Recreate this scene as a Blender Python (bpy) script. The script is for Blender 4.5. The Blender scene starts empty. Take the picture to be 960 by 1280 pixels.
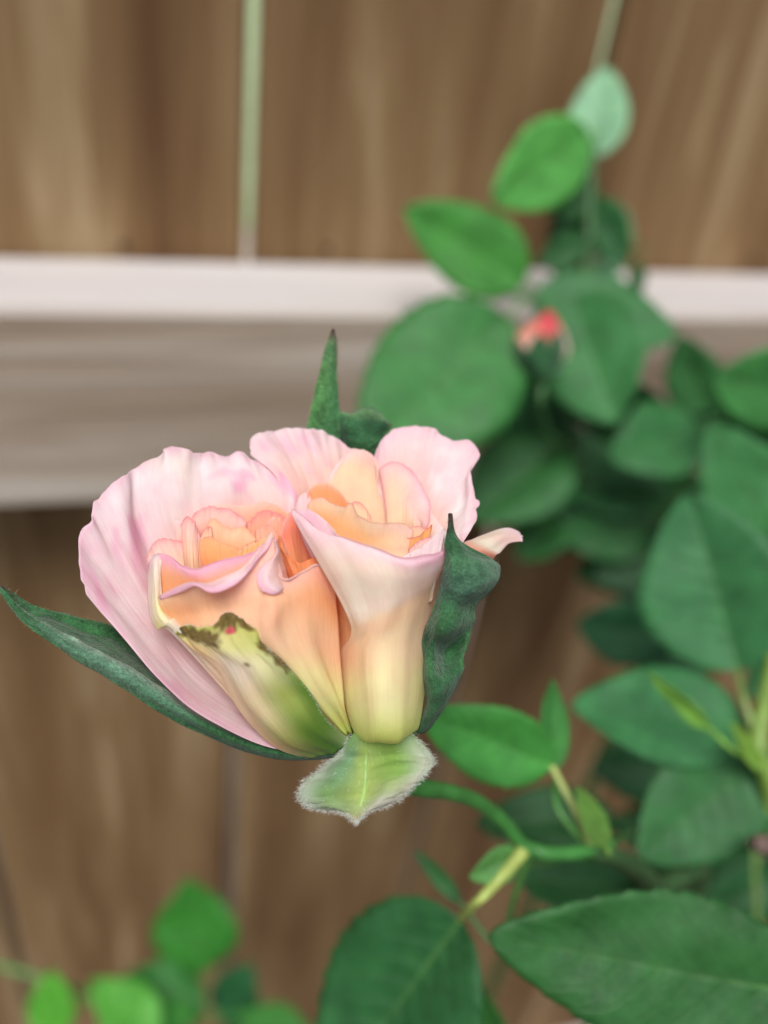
import bpy, math, random
import numpy as np
from mathutils import Vector, Matrix, noise

random.seed(7)
SC = bpy.context.scene
COL = SC.collection

# ------------------------------------------------------------------ camera
F = 1106.0                       # focal length in photo pixels (960 wide)
CAM_H = 1.25
CAM = np.array([0.0, 0.0, CAM_H])
n_ = np.array([-220, 1522, 1106.]); n_ /= np.linalg.norm(n_)          # straight down, seen from the camera
d_ = np.array([1, (11 - 255 * .271) / 1106, .271]); d_ /= np.linalg.norm(d_)   # along the fence
d_ -= n_ * (d_ @ n_); d_ /= np.linalg.norm(d_)
W = np.array([d_, np.cross(-n_, d_), -n_])                           # image axes (right, down, forward) -> world
cam_d = bpy.data.cameras.new('camera')
cam = bpy.data.objects.new('camera', cam_d); COL.objects.link(cam)
M = Matrix.Identity(4)
for i in range(3):
    M[i][0] = W[i, 0]; M[i][1] = -W[i, 1]; M[i][2] = -W[i, 2]; M[i][3] = CAM[i]
cam.matrix_world = M
cam_d.sensor_fit = 'HORIZONTAL'
cam_d.sensor_width = 3.6
cam_d.lens = 3.6 * F / 960
cam_d.clip_start = 0.005
cam_d.clip_end = 400
cam_d.dof.use_dof = True
cam_d.dof.focus_distance = 0.1325
cam_d.dof.aperture_fstop = 0.88
cam_d.dof.aperture_blades = 0
SC.camera = cam

# ------------------------------------------------------------------ light
SUN_EL, SUN_AZ = math.radians(61), math.radians(205)   # azimuth: clockwise from +Y
world = bpy.data.worlds.new('World'); SC.world = world
world.use_nodes = True
wn = world.node_tree.nodes; wl = world.node_tree.links
bg = wn['Background']
sky = wn.new('ShaderNodeTexSky'); sky.sky_type = 'NISHITA'; sky.sun_disc = False
sky.sun_elevation = SUN_EL; sky.sun_rotation = SUN_AZ
sky.air_density = 1.0; sky.dust_density = 3.0
hs = wn.new('ShaderNodeHueSaturation'); hs.inputs['Saturation'].default_value = .6
wl.new(sky.outputs[0], hs.inputs['Color']); wl.new(hs.outputs[0], bg.inputs['Color'])
bg.inputs['Strength'].default_value = 0.115
sun_d = bpy.data.lights.new('sun', 'SUN'); sun_d.energy = 3.4; sun_d.angle = math.radians(28)
sun_d.color = (1, .985, .965)
sun = bpy.data.objects.new('sun', sun_d); COL.objects.link(sun)
sd = Vector((math.sin(SUN_AZ) * math.cos(SUN_EL), math.cos(SUN_AZ) * math.cos(SUN_EL), math.sin(SUN_EL)))
sun.rotation_euler = sd.to_track_quat('Z', 'Y').to_euler()
sun.location = (0, 0, 5)
SC.view_settings.view_transform = 'Standard'
SC.view_settings.look = 'None'
SC.view_settings.exposure = -0.17
SC.view_settings.gamma = 1
SC.cycles.use_denoising = True
SC.cycles.use_adaptive_sampling = True
SC.cycles.adaptive_threshold = .025
SC.cycles.max_bounces = 9
SC.cycles.diffuse_bounces = 6
SC.cycles.transmission_bounces = 8
SC.cycles.transparent_max_bounces = 8

# ------------------------------------------------------------------ helpers
def at(x, y, D):
    """point seen at photo pixel (x, y) at depth D metres along the optical axis"""
    return CAM + W @ (np.array([(x - 480) / F, (y - 640) / F, 1.0]) * D)
D0 = 0.131
def fp(p):
    """flower point: pixel x, y and centimetres towards the camera from the flower's heart"""
    k = min(1.0, max(0.0, (p[1] - 730) / 210)); k = k * k * (3 - 2 * k)      # the flower leans back a little
    return at(p[0], p[1], D0 - p[2] * .0075 - .0085 * k)
def S(r, g, b):
    f = lambda c: (c / 255) / 12.92 if c <= 10 else ((c / 255 + .055) / 1.055) ** 2.4
    return np.array([f(r), f(g), f(b)])
def nz(*p): return noise.noise(Vector(p))

def cr(P, t):
    """Catmull-Rom through P (n, k) at parameters t in 0..n-1"""
    P = np.asarray(P, float); n = len(P)
    t = np.clip(np.asarray(t, float), 0, n - 1 - 1e-9)
    i = np.floor(t).astype(int); f = (t - i)[:, None]
    E0 = 2 * P[0] - P[1]; E1 = 2 * P[-1] - P[-2]
    Q = np.vstack([E0, P, E1])
    a, b, c, d = Q[i], Q[i + 1], Q[i + 2], Q[i + 3]
    return .5 * (2 * b + (c - a) * f + (2 * a - 5 * b + 4 * c - d) * f ** 2 + (3 * b - a - 3 * c + d) * f ** 3)

def loft(rows, nu, nv):
    """surface through rows of control points -> (nv, nu, 3) in the rows' own coordinates"""
    same = len({len(r) for r in rows}) == 1
    R = []
    for r in rows:
        r = np.asarray(r, float)
        if same or len(r) < 3:
            t = np.linspace(0, len(r) - 1, nu)
        else:
            q = r * np.array([1, 1, 80.])
            s = np.concatenate([[0], np.cumsum(np.linalg.norm(np.diff(q, axis=0), axis=1))]); s /= s[-1]
            t = np.interp(np.linspace(0, 1, nu), s, np.arange(len(r)))
        R.append(cr(r, t))
    R = np.stack(R)                                       # rows, nu, 3
    t = np.linspace(0, len(rows) - 1, nv)
    return np.stack([cr(R[:, j], t) for j in range(nu)], axis=1)

def bilerp(grid, u, v):
    g = np.asarray(grid, float); a, b = g.shape[:2]
    y = v * (a - 1); x = u * (b - 1)
    i = min(int(y), max(a - 2, 0)); j = min(int(x), max(b - 2, 0))
    fy = y - i; fx = x - j
    i1 = min(i + 1, a - 1); j1 = min(j + 1, b - 1)
    sm = lambda f: f * f * (3 - 2 * f)
    fy, fx = sm(fy), sm(fx)
    return (g[i, j] * (1 - fx) + g[i, j1] * fx) * (1 - fy) + (g[i1, j] * (1 - fx) + g[i1, j1] * fx) * fy

def link(name, me, mat=None, parent=None):
    o = bpy.data.objects.new(name, me); COL.objects.link(o)
    if mat is not None and not me.materials: me.materials.append(mat)
    if parent is not None: o.parent = parent
    return o
def tag(o, label=None, cat=None, group=None, kind=None):
    if label: o['label'] = label
    if cat: o['category'] = cat
    if group: o['group'] = group
    if kind: o['kind'] = kind
    return o
def empty(name, loc, label, cat, group=None):
    o = bpy.data.objects.new(name, None); COL.objects.link(o); o.location = loc
    o.empty_display_size = .02
    bpy.context.view_layer.update()
    return tag(o, label, cat, group)
def keep(o, parent):
    """parent without moving: meshes are built in world coordinates"""
    o.parent = parent
    o.matrix_parent_inverse = Matrix.Translation(-Vector(parent.location)) if parent.type == 'EMPTY' else Matrix.Identity(4)
    return o

def grid_mesh(name, grids, smooth=True):
    """grids: list of (P (nv,nu,3) world, C (nv,nu,3) or None) joined in one mesh"""
    V, Fc, C, UV = [], [], [], []
    off = 0
    for P, Cc in grids:
        nv, nu = P.shape[:2]
        V.append(P.reshape(-1, 3))
        C.append((Cc if Cc is not None else np.ones((nv, nu, 3)) * .5).reshape(-1, 3))
        uu, vv = np.meshgrid(np.linspace(0, 1, nu), np.linspace(0, 1, nv))
        UV.append(np.stack([uu, vv, 0 * uu], -1).reshape(-1, 3))
        for i in range(nv - 1):
            for j in range(nu - 1):
                a = off + i * nu + j
                Fc.append((a, a + 1, a + nu + 1, a + nu))
        off += nv * nu
    V = np.vstack(V); C = np.vstack(C); UV = np.vstack(UV)
    me = bpy.data.meshes.new(name)
    me.from_pydata(V.tolist(), [], Fc)
    ca = me.attributes.new('Col', 'FLOAT_COLOR', 'POINT')
    ca.data.foreach_set('color', np.hstack([C, np.ones((len(C), 1))]).astype(np.float32).ravel())
    ua = me.attributes.new('pc', 'FLOAT_VECTOR', 'POINT')
    ua.data.foreach_set('vector', UV.astype(np.float32).ravel())
    if smooth: me.polygons.foreach_set('use_smooth', [True] * len(me.polygons))
    me.update()
    return me

def normals(P):
    du = np.gradient(P, axis=1); dv = np.gradient(P, axis=0)
    n = np.cross(du, dv); return n / (np.linalg.norm(n, axis=-1, keepdims=True) + 1e-12)

def tube(name, pts, rads, mat, parent, seg=10, n=40, colour=None, bumps=0.0):
    P = cr(np.asarray(pts, float), np.linspace(0, len(pts) - 1, n))
    r = np.interp(np.linspace(0, 1, n), np.linspace(0, 1, len(rads)), rads)
    T = np.gradient(P, axis=0); T /= np.linalg.norm(T, axis=1, keepdims=True) + 1e-12
    ref = np.array([.3, .1, .95]); V = []
    for i in range(n):
        a = np.cross(T[i], ref)
        if np.linalg.norm(a) < 1e-3: a = np.cross(T[i], [1, 0, 0])
        a /= np.linalg.norm(a); b = np.cross(T[i], a)
        ring = []
        for k in range(seg + 1):
            th = 2 * math.pi * (k % seg) / seg
            rr = r[i] * (1 + bumps * nz(i * .35, math.cos(th), math.sin(th)))
            ring.append(P[i] + rr * (math.cos(th) * a + math.sin(th) * b))
        V.append(ring)
    G = np.array(V)
    me = grid_mesh(name, [(G, None)])
    o = link(name, me, mat)
    if colour is not None: o.color = (*colour, 1)
    return keep(o, parent)

# ------------------------------------------------------------------ materials
def mat(name):
    m = bpy.data.materials.new(name); m.use_nodes = True
    nt = m.node_tree; nt.nodes.clear()
    out = nt.nodes.new('ShaderNodeOutputMaterial')
    return m, nt, out
def N(nt, t, **kw):
    n = nt.nodes.new(t)
    for k, v in kw.items():
        if k.startswith('i_'): n.inputs[k[2:].replace('_', ' ')].default_value = v
        else: setattr(n, k, v)
    return n
def math_n(nt, op, a, b=None, c=None):
    n = nt.nodes.new('ShaderNodeMath'); n.operation = op
    for i, x in enumerate((a, b, c)):
        if x is None: continue
        if isinstance(x, (int, float)): n.inputs[i].default_value = x
        else: nt.links.new(x, n.inputs[i])
    return n.outputs[0]
def mixc(nt, fac, a, b, mode='MIX'):
    n = nt.nodes.new('ShaderNodeMix'); n.data_type = 'RGBA'; n.blend_type = mode
    for k, x in ((0, fac), (6, a), (7, b)):
        if isinstance(x, (int, float)): n.inputs[k].default_value = x
        elif isinstance(x, (tuple, list, np.ndarray)): n.inputs[k].default_value = (*x[:3], 1)
        else: nt.links.new(x, n.inputs[k])
    return n.outputs[2]
def ramp(nt, fac, stops):
    n = nt.nodes.new('ShaderNodeValToRGB')
    el = n.color_ramp.elements
    while len(el) < len(stops): el.new(.5)
    for e, (p, c) in zip(el, stops):
        e.position = p; e.color = (*c, 1) if not isinstance(c, (int, float)) else (c, c, c, 1)
    nt.links.new(fac, n.inputs[0])
    return n.outputs[0]

def petal_material():
    m, nt, out = mat('petal')
    L = nt.links
    col = N(nt, 'ShaderNodeAttribute', attribute_name='Col')
    pc = N(nt, 'ShaderNodeAttribute', attribute_name='pc')
    mp = N(nt, 'ShaderNodeMapping'); mp.inputs['Scale'].default_value = (95, 6, 1)
    L.new(pc.outputs['Vector'], mp.inputs[0])
    ob = N(nt, 'ShaderNodeObjectInfo')
    add = N(nt, 'ShaderNodeVectorMath', operation='ADD'); L.new(mp.outputs[0], add.inputs[0])
    sc = math_n(nt, 'MULTIPLY', ob.outputs['Random'], 37.0)
    L.new(sc, add.inputs[1])
    v1 = N(nt, 'ShaderNodeTexNoise', i_Scale=1.0, i_Detail=4.0, i_Roughness=.6); L.new(add.outputs[0], v1.inputs['Vector'])
    geo = N(nt, 'ShaderNodeNewGeometry')
    v2 = N(nt, 'ShaderNodeTexNoise', i_Scale=260.0, i_Detail=4.0, i_Roughness=.55); L.new(geo.outputs['Position'], v2.inputs['Vector'])
    v3 = N(nt, 'ShaderNodeTexNoise', i_Scale=5200.0, i_Detail=2.0); L.new(geo.outputs['Position'], v3.inputs['Vector'])
    k = ramp(nt, v1.outputs[0], [(.3, .945), (.7, 1.03)])
    c1 = mixc(nt, 1.0, col.outputs['Color'], k, 'MULTIPLY')
    tint = ramp(nt, v2.outputs[0], [(.40, (1, 1, 1)), (.66, (1.0, .91, .93))])
    c2 = mixc(nt, .8, c1, tint, 'MULTIPLY')
    bs = N(nt, 'ShaderNodeBsdfPrincipled', i_Roughness=.7)
    bs.inputs['Specular IOR Level'].default_value = .12
    bs.inputs['Sheen Weight'].default_value = .12
    bs.inputs['Sheen Roughness'].default_value = .4
    L.new(c2, bs.inputs['Base Color'])
    h = math_n(nt, 'MULTIPLY_ADD', v1.outputs[0], .55, math_n(nt, 'MULTIPLY_ADD', v3.outputs[0], .22, math_n(nt, 'MULTIPLY', v2.outputs[0], .6)))
    bp = N(nt, 'ShaderNodeBump', i_Strength=.34, i_Distance=.0004); L.new(h, bp.inputs['Height'])
    L.new(bp.outputs[0], bs.inputs['Normal'])
    tr = N(nt, 'ShaderNodeBsdfTranslucent')
    g = N(nt, 'ShaderNodeGamma', i_Gamma=1.0); L.new(c2, g.inputs[0]); L.new(g.outputs[0], tr.inputs[0])
    L.new(bp.outputs[0], tr.inputs['Normal'])
    mx = N(nt, 'ShaderNodeMixShader'); mx.inputs[0].default_value = .45
    L.new(bs.outputs[0], mx.inputs[1]); L.new(tr.outputs[0], mx.inputs[2]); L.new(mx.outputs[0], out.inputs[0])
    return m

def sepal_material():
    m, nt, out = mat('sepal')
    L = nt.links
    col = N(nt, 'ShaderNodeAttribute', attribute_name='Col')
    geo = N(nt, 'ShaderNodeNewGeometry')
    v1 = N(nt, 'ShaderNodeTexNoise', i_Scale=420.0, i_Detail=5.0, i_Roughness=.65); L.new(geo.outputs['Position'], v1.inputs['Vector'])
    v2 = N(nt, 'ShaderNodeTexNoise', i_Scale=3800.0, i_Detail=2.0); L.new(geo.outputs['Position'], v2.inputs['Vector'])
    v3 = N(nt, 'ShaderNodeTexVoronoi', i_Scale=1500.0); L.new(geo.outputs['Position'], v3.inputs['Vector'])
    k = ramp(nt, v1.outputs[0], [(.3, .55), (.7, 1.3)])
    c1 = mixc(nt, 1.0, col.outputs['Color'], k, 'MULTIPLY')
    k2 = ramp(nt, v2.outputs[0], [(.35, .7), (.75, 1.35)])
    c2 = mixc(nt, 1.0, c1, k2, 'MULTIPLY')
    bs = N(nt, 'ShaderNodeBsdfPrincipled', i_Roughness=.7)
    bs.inputs['Specular IOR Level'].default_value = .2
    bs.inputs['Sheen Weight'].default_value = .25
    bs.inputs['Sheen Roughness'].default_value = .35
    L.new(c2, bs.inputs['Base Color'])
    h = math_n(nt, 'MULTIPLY_ADD', v2.outputs[0], .25, math_n(nt, 'MULTIPLY_ADD', v3.outputs['Distance'], .2, v1.outputs[0]))
    bp = N(nt, 'ShaderNodeBump', i_Strength=.8, i_Distance=.0009); L.new(h, bp.inputs['Height'])
    L.new(bp.outputs[0], bs.inputs['Normal'])
    tr = N(nt, 'ShaderNodeBsdfTranslucent'); L.new(c2, tr.inputs[0])
    mx = N(nt, 'ShaderNodeMixShader'); mx.inputs[0].default_value = .18
    L.new(bs.outputs[0], mx.inputs[1]); L.new(tr.outputs[0], mx.inputs[2]); L.new(mx.outputs[0], out.inputs[0])
    return m

def leaf_material():
    m, nt, out = mat('leaf')
    L = nt.links
    ob = N(nt, 'ShaderNodeObjectInfo')
    pc = N(nt, 'ShaderNodeAttribute', attribute_name='pc')
    sep = N(nt, 'ShaderNodeSeparateXYZ'); L.new(pc.outputs['Vector'], sep.inputs[0])
    geo = N(nt, 'ShaderNodeNewGeometry')
    u = math_n(nt, 'ABSOLUTE', math_n(nt, 'MULTIPLY_ADD', sep.outputs[0], 2.0, -1.0))
    wob = N(nt, 'ShaderNodeTexNoise', i_Scale=90.0, i_Detail=2.0); L.new(geo.outputs['Position'], wob.inputs['Vector'])
    vv = math_n(nt, 'MULTIPLY_ADD', wob.outputs[0], .06, math_n(nt, 'MULTIPLY_ADD', math_n(nt, 'POWER', u, 1.15), -.27, sep.outputs[1]))
    fr = math_n(nt, 'FRACT', math_n(nt, 'MULTIPLY', vv, 9.0))
    dist = math_n(nt, 'ABSOLUTE', math_n(nt, 'SUBTRACT', fr, .5))
    vein = ramp(nt, dist, [(0.0, 1.0), (.07, .15), (.2, 0.0)])
    mid = ramp(nt, u, [(0.0, 1.0), (.035, .6), (.07, 0.0)])
    va = math_n(nt, 'MAXIMUM', math_n(nt, 'MULTIPLY', vein, .55), mid)
    v1 = N(nt, 'ShaderNodeTexNoise', i_Scale=130.0, i_Detail=5.0, i_Roughness=.6); L.new(geo.outputs['Position'], v1.inputs['Vector'])
    v2 = N(nt, 'ShaderNodeTexVoronoi', i_Scale=900.0, feature='DISTANCE_TO_EDGE'); L.new(geo.outputs['Position'], v2.inputs['Vector'])
    k = ramp(nt, v1.outputs[0], [(.3, .72), (.7, 1.2)])
    c1 = mixc(nt, 1.0, ob.outputs['Color'], k, 'MULTIPLY')
    c2 = mixc(nt, math_n(nt, 'MULTIPLY', va, .10), c1, S(140, 178, 110))
    bs = N(nt, 'ShaderNodeBsdfPrincipled', i_Roughness=.5)
    bs.inputs['Specular IOR Level'].default_value = .45
    L.new(c2, bs.inputs['Base Color'])
    h = math_n(nt, 'MULTIPLY_ADD', va, -.9, math_n(nt, 'MULTIPLY_ADD', math_n(nt, 'MINIMUM', v2.outputs[0], .25), .6, math_n(nt, 'MULTIPLY', v1.outputs[0], .6)))
    bp = N(nt, 'ShaderNodeBump', i_Strength=.4, i_Distance=.001); L.new(h, bp.inputs['Height'])
    L.new(bp.outputs[0], bs.inputs['Normal'])
    tr = N(nt, 'ShaderNodeBsdfTranslucent')
    tc = mixc(nt, 1.0, c2, (1.3, 1.25, .5), 'MULTIPLY'); L.new(tc, tr.inputs[0])
    mx = N(nt, 'ShaderNodeMixShader'); mx.inputs[0].default_value = .3
    L.new(bs.outputs[0], mx.inputs[1]); L.new(tr.outputs[0], mx.inputs[2]); L.new(mx.outputs[0], out.inputs[0])
    return m

def stem_material():
    m, nt, out = mat('stem')
    L = nt.links
    ob = N(nt, 'ShaderNodeObjectInfo'); geo = N(nt, 'ShaderNodeNewGeometry')
    v1 = N(nt, 'ShaderNodeTexNoise', i_Scale=220.0, i_Detail=4.0); L.new(geo.outputs['Position'], v1.inputs['Vector'])
    k = ramp(nt, v1.outputs[0], [(.3, .75), (.7, 1.2)])
    c1 = mixc(nt, 1.0, ob.outputs['Color'], k, 'MULTIPLY')
    bs = N(nt, 'ShaderNodeBsdfPrincipled', i_Roughness=.45); L.new(c1, bs.inputs['Base Color'])
    bp = N(nt, 'ShaderNodeBump', i_Strength=.3, i_Distance=.0006); L.new(v1.outputs[0], bp.inputs['Height']); L.new(bp.outputs[0], bs.inputs['Normal'])
    L.new(bs.outputs[0], out.inputs[0])
    return m

def hair_material(name, c, trans=.3):
    m, nt, out = mat(name)
    ob = N(nt, 'ShaderNodeObjectInfo')
    geo = N(nt, 'ShaderNodeNewGeometry')
    v1 = N(nt, 'ShaderNodeTexNoise', i_Scale=700.0); nt.links.new(geo.outputs['Position'], v1.inputs['Vector'])
    k = mixc(nt, v1.outputs[0], c * .85, np.minimum(c * 1.1, 1))
    bs = N(nt, 'ShaderNodeBsdfPrincipled', i_Roughness=.5); nt.links.new(k, bs.inputs['Base Color'])
    tr = N(nt, 'ShaderNodeBsdfTranslucent'); nt.links.new(k, tr.inputs[0])
    mx = N(nt, 'ShaderNodeMixShader'); mx.inputs[0].default_value = trans
    nt.links.new(bs.outputs[0], mx.inputs[1]); nt.links.new(tr.outputs[0], mx.inputs[2]); nt.links.new(mx.outputs[0], out.inputs[0])
    return m

def wood_material(name, axis, cols, grain=1.0, lit_top=None):
    """axis: index of the board's long direction"""
    m, nt, out = mat(name)
    L = nt.links
    tc = N(nt, 'ShaderNodeTexCoord'); ob = N(nt, 'ShaderNodeObjectInfo')
    off = N(nt, 'ShaderNodeVectorMath', operation='ADD'); L.new(tc.outputs['Object'], off.inputs[0])
    sc = math_n(nt, 'MULTIPLY', ob.outputs['Random'], 11.0); L.new(sc, off.inputs[1])
    def stretched(s, a):
        mp = N(nt, 'ShaderNodeMapping')
        v = [s, s, s]; v[axis] = s * a; mp.inputs['Scale'].default_value = v
        L.new(off.outputs[0], mp.inputs[0]); return mp.outputs[0]
    w0 = N(nt, 'ShaderNodeTexNoise', i_Scale=1.0, i_Detail=2.0, i_Distortion=.4); L.new(stretched(24, .07), w0.inputs['Vector'])
    w1 = N(nt, 'ShaderNodeTexNoise', i_Scale=1.0, i_Detail=4.0, i_Roughness=.5, i_Distortion=1.2); L.new(stretched(48, .09), w1.inputs['Vector'])
    w2 = N(nt, 'ShaderNodeTexNoise', i_Scale=1.0, i_Detail=4.0); L.new(stretched(500, .02), w2.inputs['Vector'])
    a = math_n(nt, 'MULTIPLY_ADD', w1.outputs[0], .5, math_n(nt, 'MULTIPLY', w0.outputs[0], .5))
    c = ramp(nt, a, [(.32, cols[0]), (.44, cols[1]), (.54, cols[2]), (.66, cols[3])])
    k = ramp(nt, w2.outputs[0], [(.3, .88), (.7, 1.07)])
    c = mixc(nt, grain, c, k, 'MULTIPLY')
    kk = ramp(nt, ob.outputs['Random'], [(0, .88), (1, 1.1)])
    c = mixc(nt, 1.0, c, kk, 'MULTIPLY')
    if lit_top is not None:                                  # overhead light on the rail's upward faces, painted in as a paler colour
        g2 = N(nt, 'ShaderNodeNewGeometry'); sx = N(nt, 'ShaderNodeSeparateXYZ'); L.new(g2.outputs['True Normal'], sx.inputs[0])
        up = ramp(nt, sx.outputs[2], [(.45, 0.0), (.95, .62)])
        c = mixc(nt, up, c, lit_top)
    bs = N(nt, 'ShaderNodeBsdfPrincipled', i_Roughness=.8); bs.inputs['Specular IOR Level'].default_value = .2
    L.new(c, bs.inputs['Base Color'])
    h = math_n(nt, 'ADD', w1.outputs[0], w2.outputs[0])
    bp = N(nt, 'ShaderNodeBump', i_Strength=.5, i_Distance=.002); L.new(h, bp.inputs['Height']); L.new(bp.outputs[0], bs.inputs['Normal'])
    L.new(bs.outputs[0], out.inputs[0])
    return m

def soil_material(name, stops, scale):
    m, nt, out = mat(name)
    geo = N(nt, 'ShaderNodeNewGeometry')
    v = N(nt, 'ShaderNodeTexNoise', i_Scale=scale, i_Detail=8.0, i_Roughness=.65); nt.links.new(geo.outputs['Position'], v.inputs['Vector'])
    c = ramp(nt, v.outputs[0], stops)
    bs = N(nt, 'ShaderNodeBsdfPrincipled', i_Roughness=.9); nt.links.new(c, bs.inputs['Base Color'])
    bp = N(nt, 'ShaderNodeBump', i_Strength=.7, i_Distance=.01); nt.links.new(v.outputs[0], bp.inputs['Height']); nt.links.new(bp.outputs[0], bs.inputs['Normal'])
    nt.links.new(bs.outputs[0], out.inputs[0])
    return m

M_PETAL = petal_material(); M_SEPAL = sepal_material(); M_LEAF = leaf_material(); M_STEM = stem_material()
M_FUZZ = hair_material('fuzz', S(246, 248, 240), .55)
M_GLAND = hair_material('gland_hair', S(150, 130, 85), .2)
M_PICKET = wood_material('picket_wood', 2, [S(100, 71, 46), S(124, 95, 64), S(142, 114, 80), S(182, 158, 122)])
M_RAIL = wood_material('rail_wood', 0, [S(132, 110, 92), S(162, 143, 124), S(178, 162, 145), S(204, 193, 180)], lit_top=S(222, 220, 222))
M_SOIL = soil_material('soil', [(.3, S(36, 28, 22)), (.55, S(58, 45, 36)), (.75, S(92, 74, 60))], 40)
M_LAWN = soil_material('lawn', [(.3, S(130, 150, 100)), (.55, S(172, 188, 142)), (.75, S(214, 218, 190))], 8)
M_PATH = soil_material('path', [(.3, S(160, 142, 126)), (.7, S(206, 190, 172))], 6)

# ------------------------------------------------------------------ setting
def sheet(name, x0, x1, y0, y1, z, m, n=2):
    me = bpy.data.meshes.new(name)
    me.from_pydata([(x0, y0, z), (x1, y0, z), (x1, y1, z), (x0, y1, z)], [], [(0, 1, 2, 3)])
    return tag(link(name, me, m), kind='structure')
sheet('ground', -150, 150, -150, 150, 0.0, M_SOIL)
sheet('lawn', -150, 150, 3.6, 150, 0.006, M_LAWN)
sheet('path', -150, 150, 0.42, 3.6, 0.004, M_PATH)

RAIL_Y0, RAIL_Y1 = .320, .3715
PICK_Y0, PICK_Y1 = .3725, .3890
fence = empty('wooden_fence', (0, RAIL_Y1, 0), 'weathered brown wooden fence of upright pickets nailed to pale horizontal rails', 'fence')

def board(name, x0, x1, y0, y1, z0, z1, m, seed, n=14, axis=2, warp=.002, taper=(0, 0)):
    """bevelled plank with slightly wandering edges"""
    bev = .0025
    prof = [(0, bev), (bev, 0), (1 - 0, 0)]
    cx, cy, cz = (x0 + x1) / 2, (y0 + y1) / 2, (z0 + z1) / 2
    V, Fs = [], []
    ks = np.linspace(0, 1, n)
    for i, k in enumerate(ks):
        if axis == 2:
            a0, a1, b0, b1 = x0, x1, y0, y1; pos = z0 + (z1 - z0) * k
        else:
            a0, a1, b0, b1 = y0, y1, z0, z1; pos = x0 + (x1 - x0) * k
        wl_ = warp * nz(seed * 3.1, pos * 4, 0); wr = warp * nz(seed * 3.1, pos * 4, 9.)
        a0 += wl_ + taper[0] * (k - .6); a1 += wr - taper[1] * (k - .6)
        ring = [(a0 + bev, b0), (a1 - bev, b0), (a1, b0 + bev), (a1, b1 - bev), (a1 - bev, b1), (a0 + bev, b1), (a0, b1 - bev), (a0, b0 + bev)]
        for a, b in ring:
            p = (a, b, pos) if axis == 2 else (pos, a, b)
            V.append((p[0] - cx, p[1] - cy, p[2] - cz))
    for i in range(n - 1):
        for j in range(8):
            q = (i * 8 + j, i * 8 + (j + 1) % 8, i * 8 + 8 + (j + 1) % 8, i * 8 + 8 + j)
            Fs.append(q)
    Fs.append(tuple(range(7, -1, -1))); Fs.append(tuple(range((n - 1) * 8, n * 8)))
    me = bpy.data.meshes.new(name); me.from_pydata(V, [], Fs); me.update()
    o = link(name, me, m); o.location = (cx, cy, cz)
    bpy.context.view_layer.update()
    o.parent = fence; o.matrix_parent_inverse = Matrix.Translation(-Vector(fence.location))
    return o

seams = [-1.03, -.875, -.72, -.57, -.415, -.262, -.1068, .0492, .1965, .345, .492, .64, .789, .937, 1.085, 1.235]
gaps = {.0492: .0026, .1965: .0042, -.1068: .0026}
for i in range(len(seams) - 1):
    g0 = gaps.get(seams[i], .0015); g1 = gaps.get(seams[i + 1], .0015)
    board('picket', seams[i] + g0, seams[i + 1] - g1, PICK_Y0, PICK_Y1, .05, 1.85, M_PICKET, i + .5, n=26, taper=(g0 * .3, g1 * .3))
ZR = CAM_H - .1425
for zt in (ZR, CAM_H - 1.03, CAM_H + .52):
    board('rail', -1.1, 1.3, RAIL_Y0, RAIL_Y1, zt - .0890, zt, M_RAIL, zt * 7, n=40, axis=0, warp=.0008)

# ------------------------------------------------------------------ plant builders
G_MID, G_DARK, G_BRIGHT, G_BLUE, G_PALE = S(70, 122, 62), S(48, 92, 52), S(98, 158, 66), S(66, 118, 78), S(150, 182, 150)
G_YEL = S(150, 172, 84)
def nearest(poly, p):
    d = np.linalg.norm(poly - p, axis=1); return poly[int(np.argmin(d))]

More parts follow.
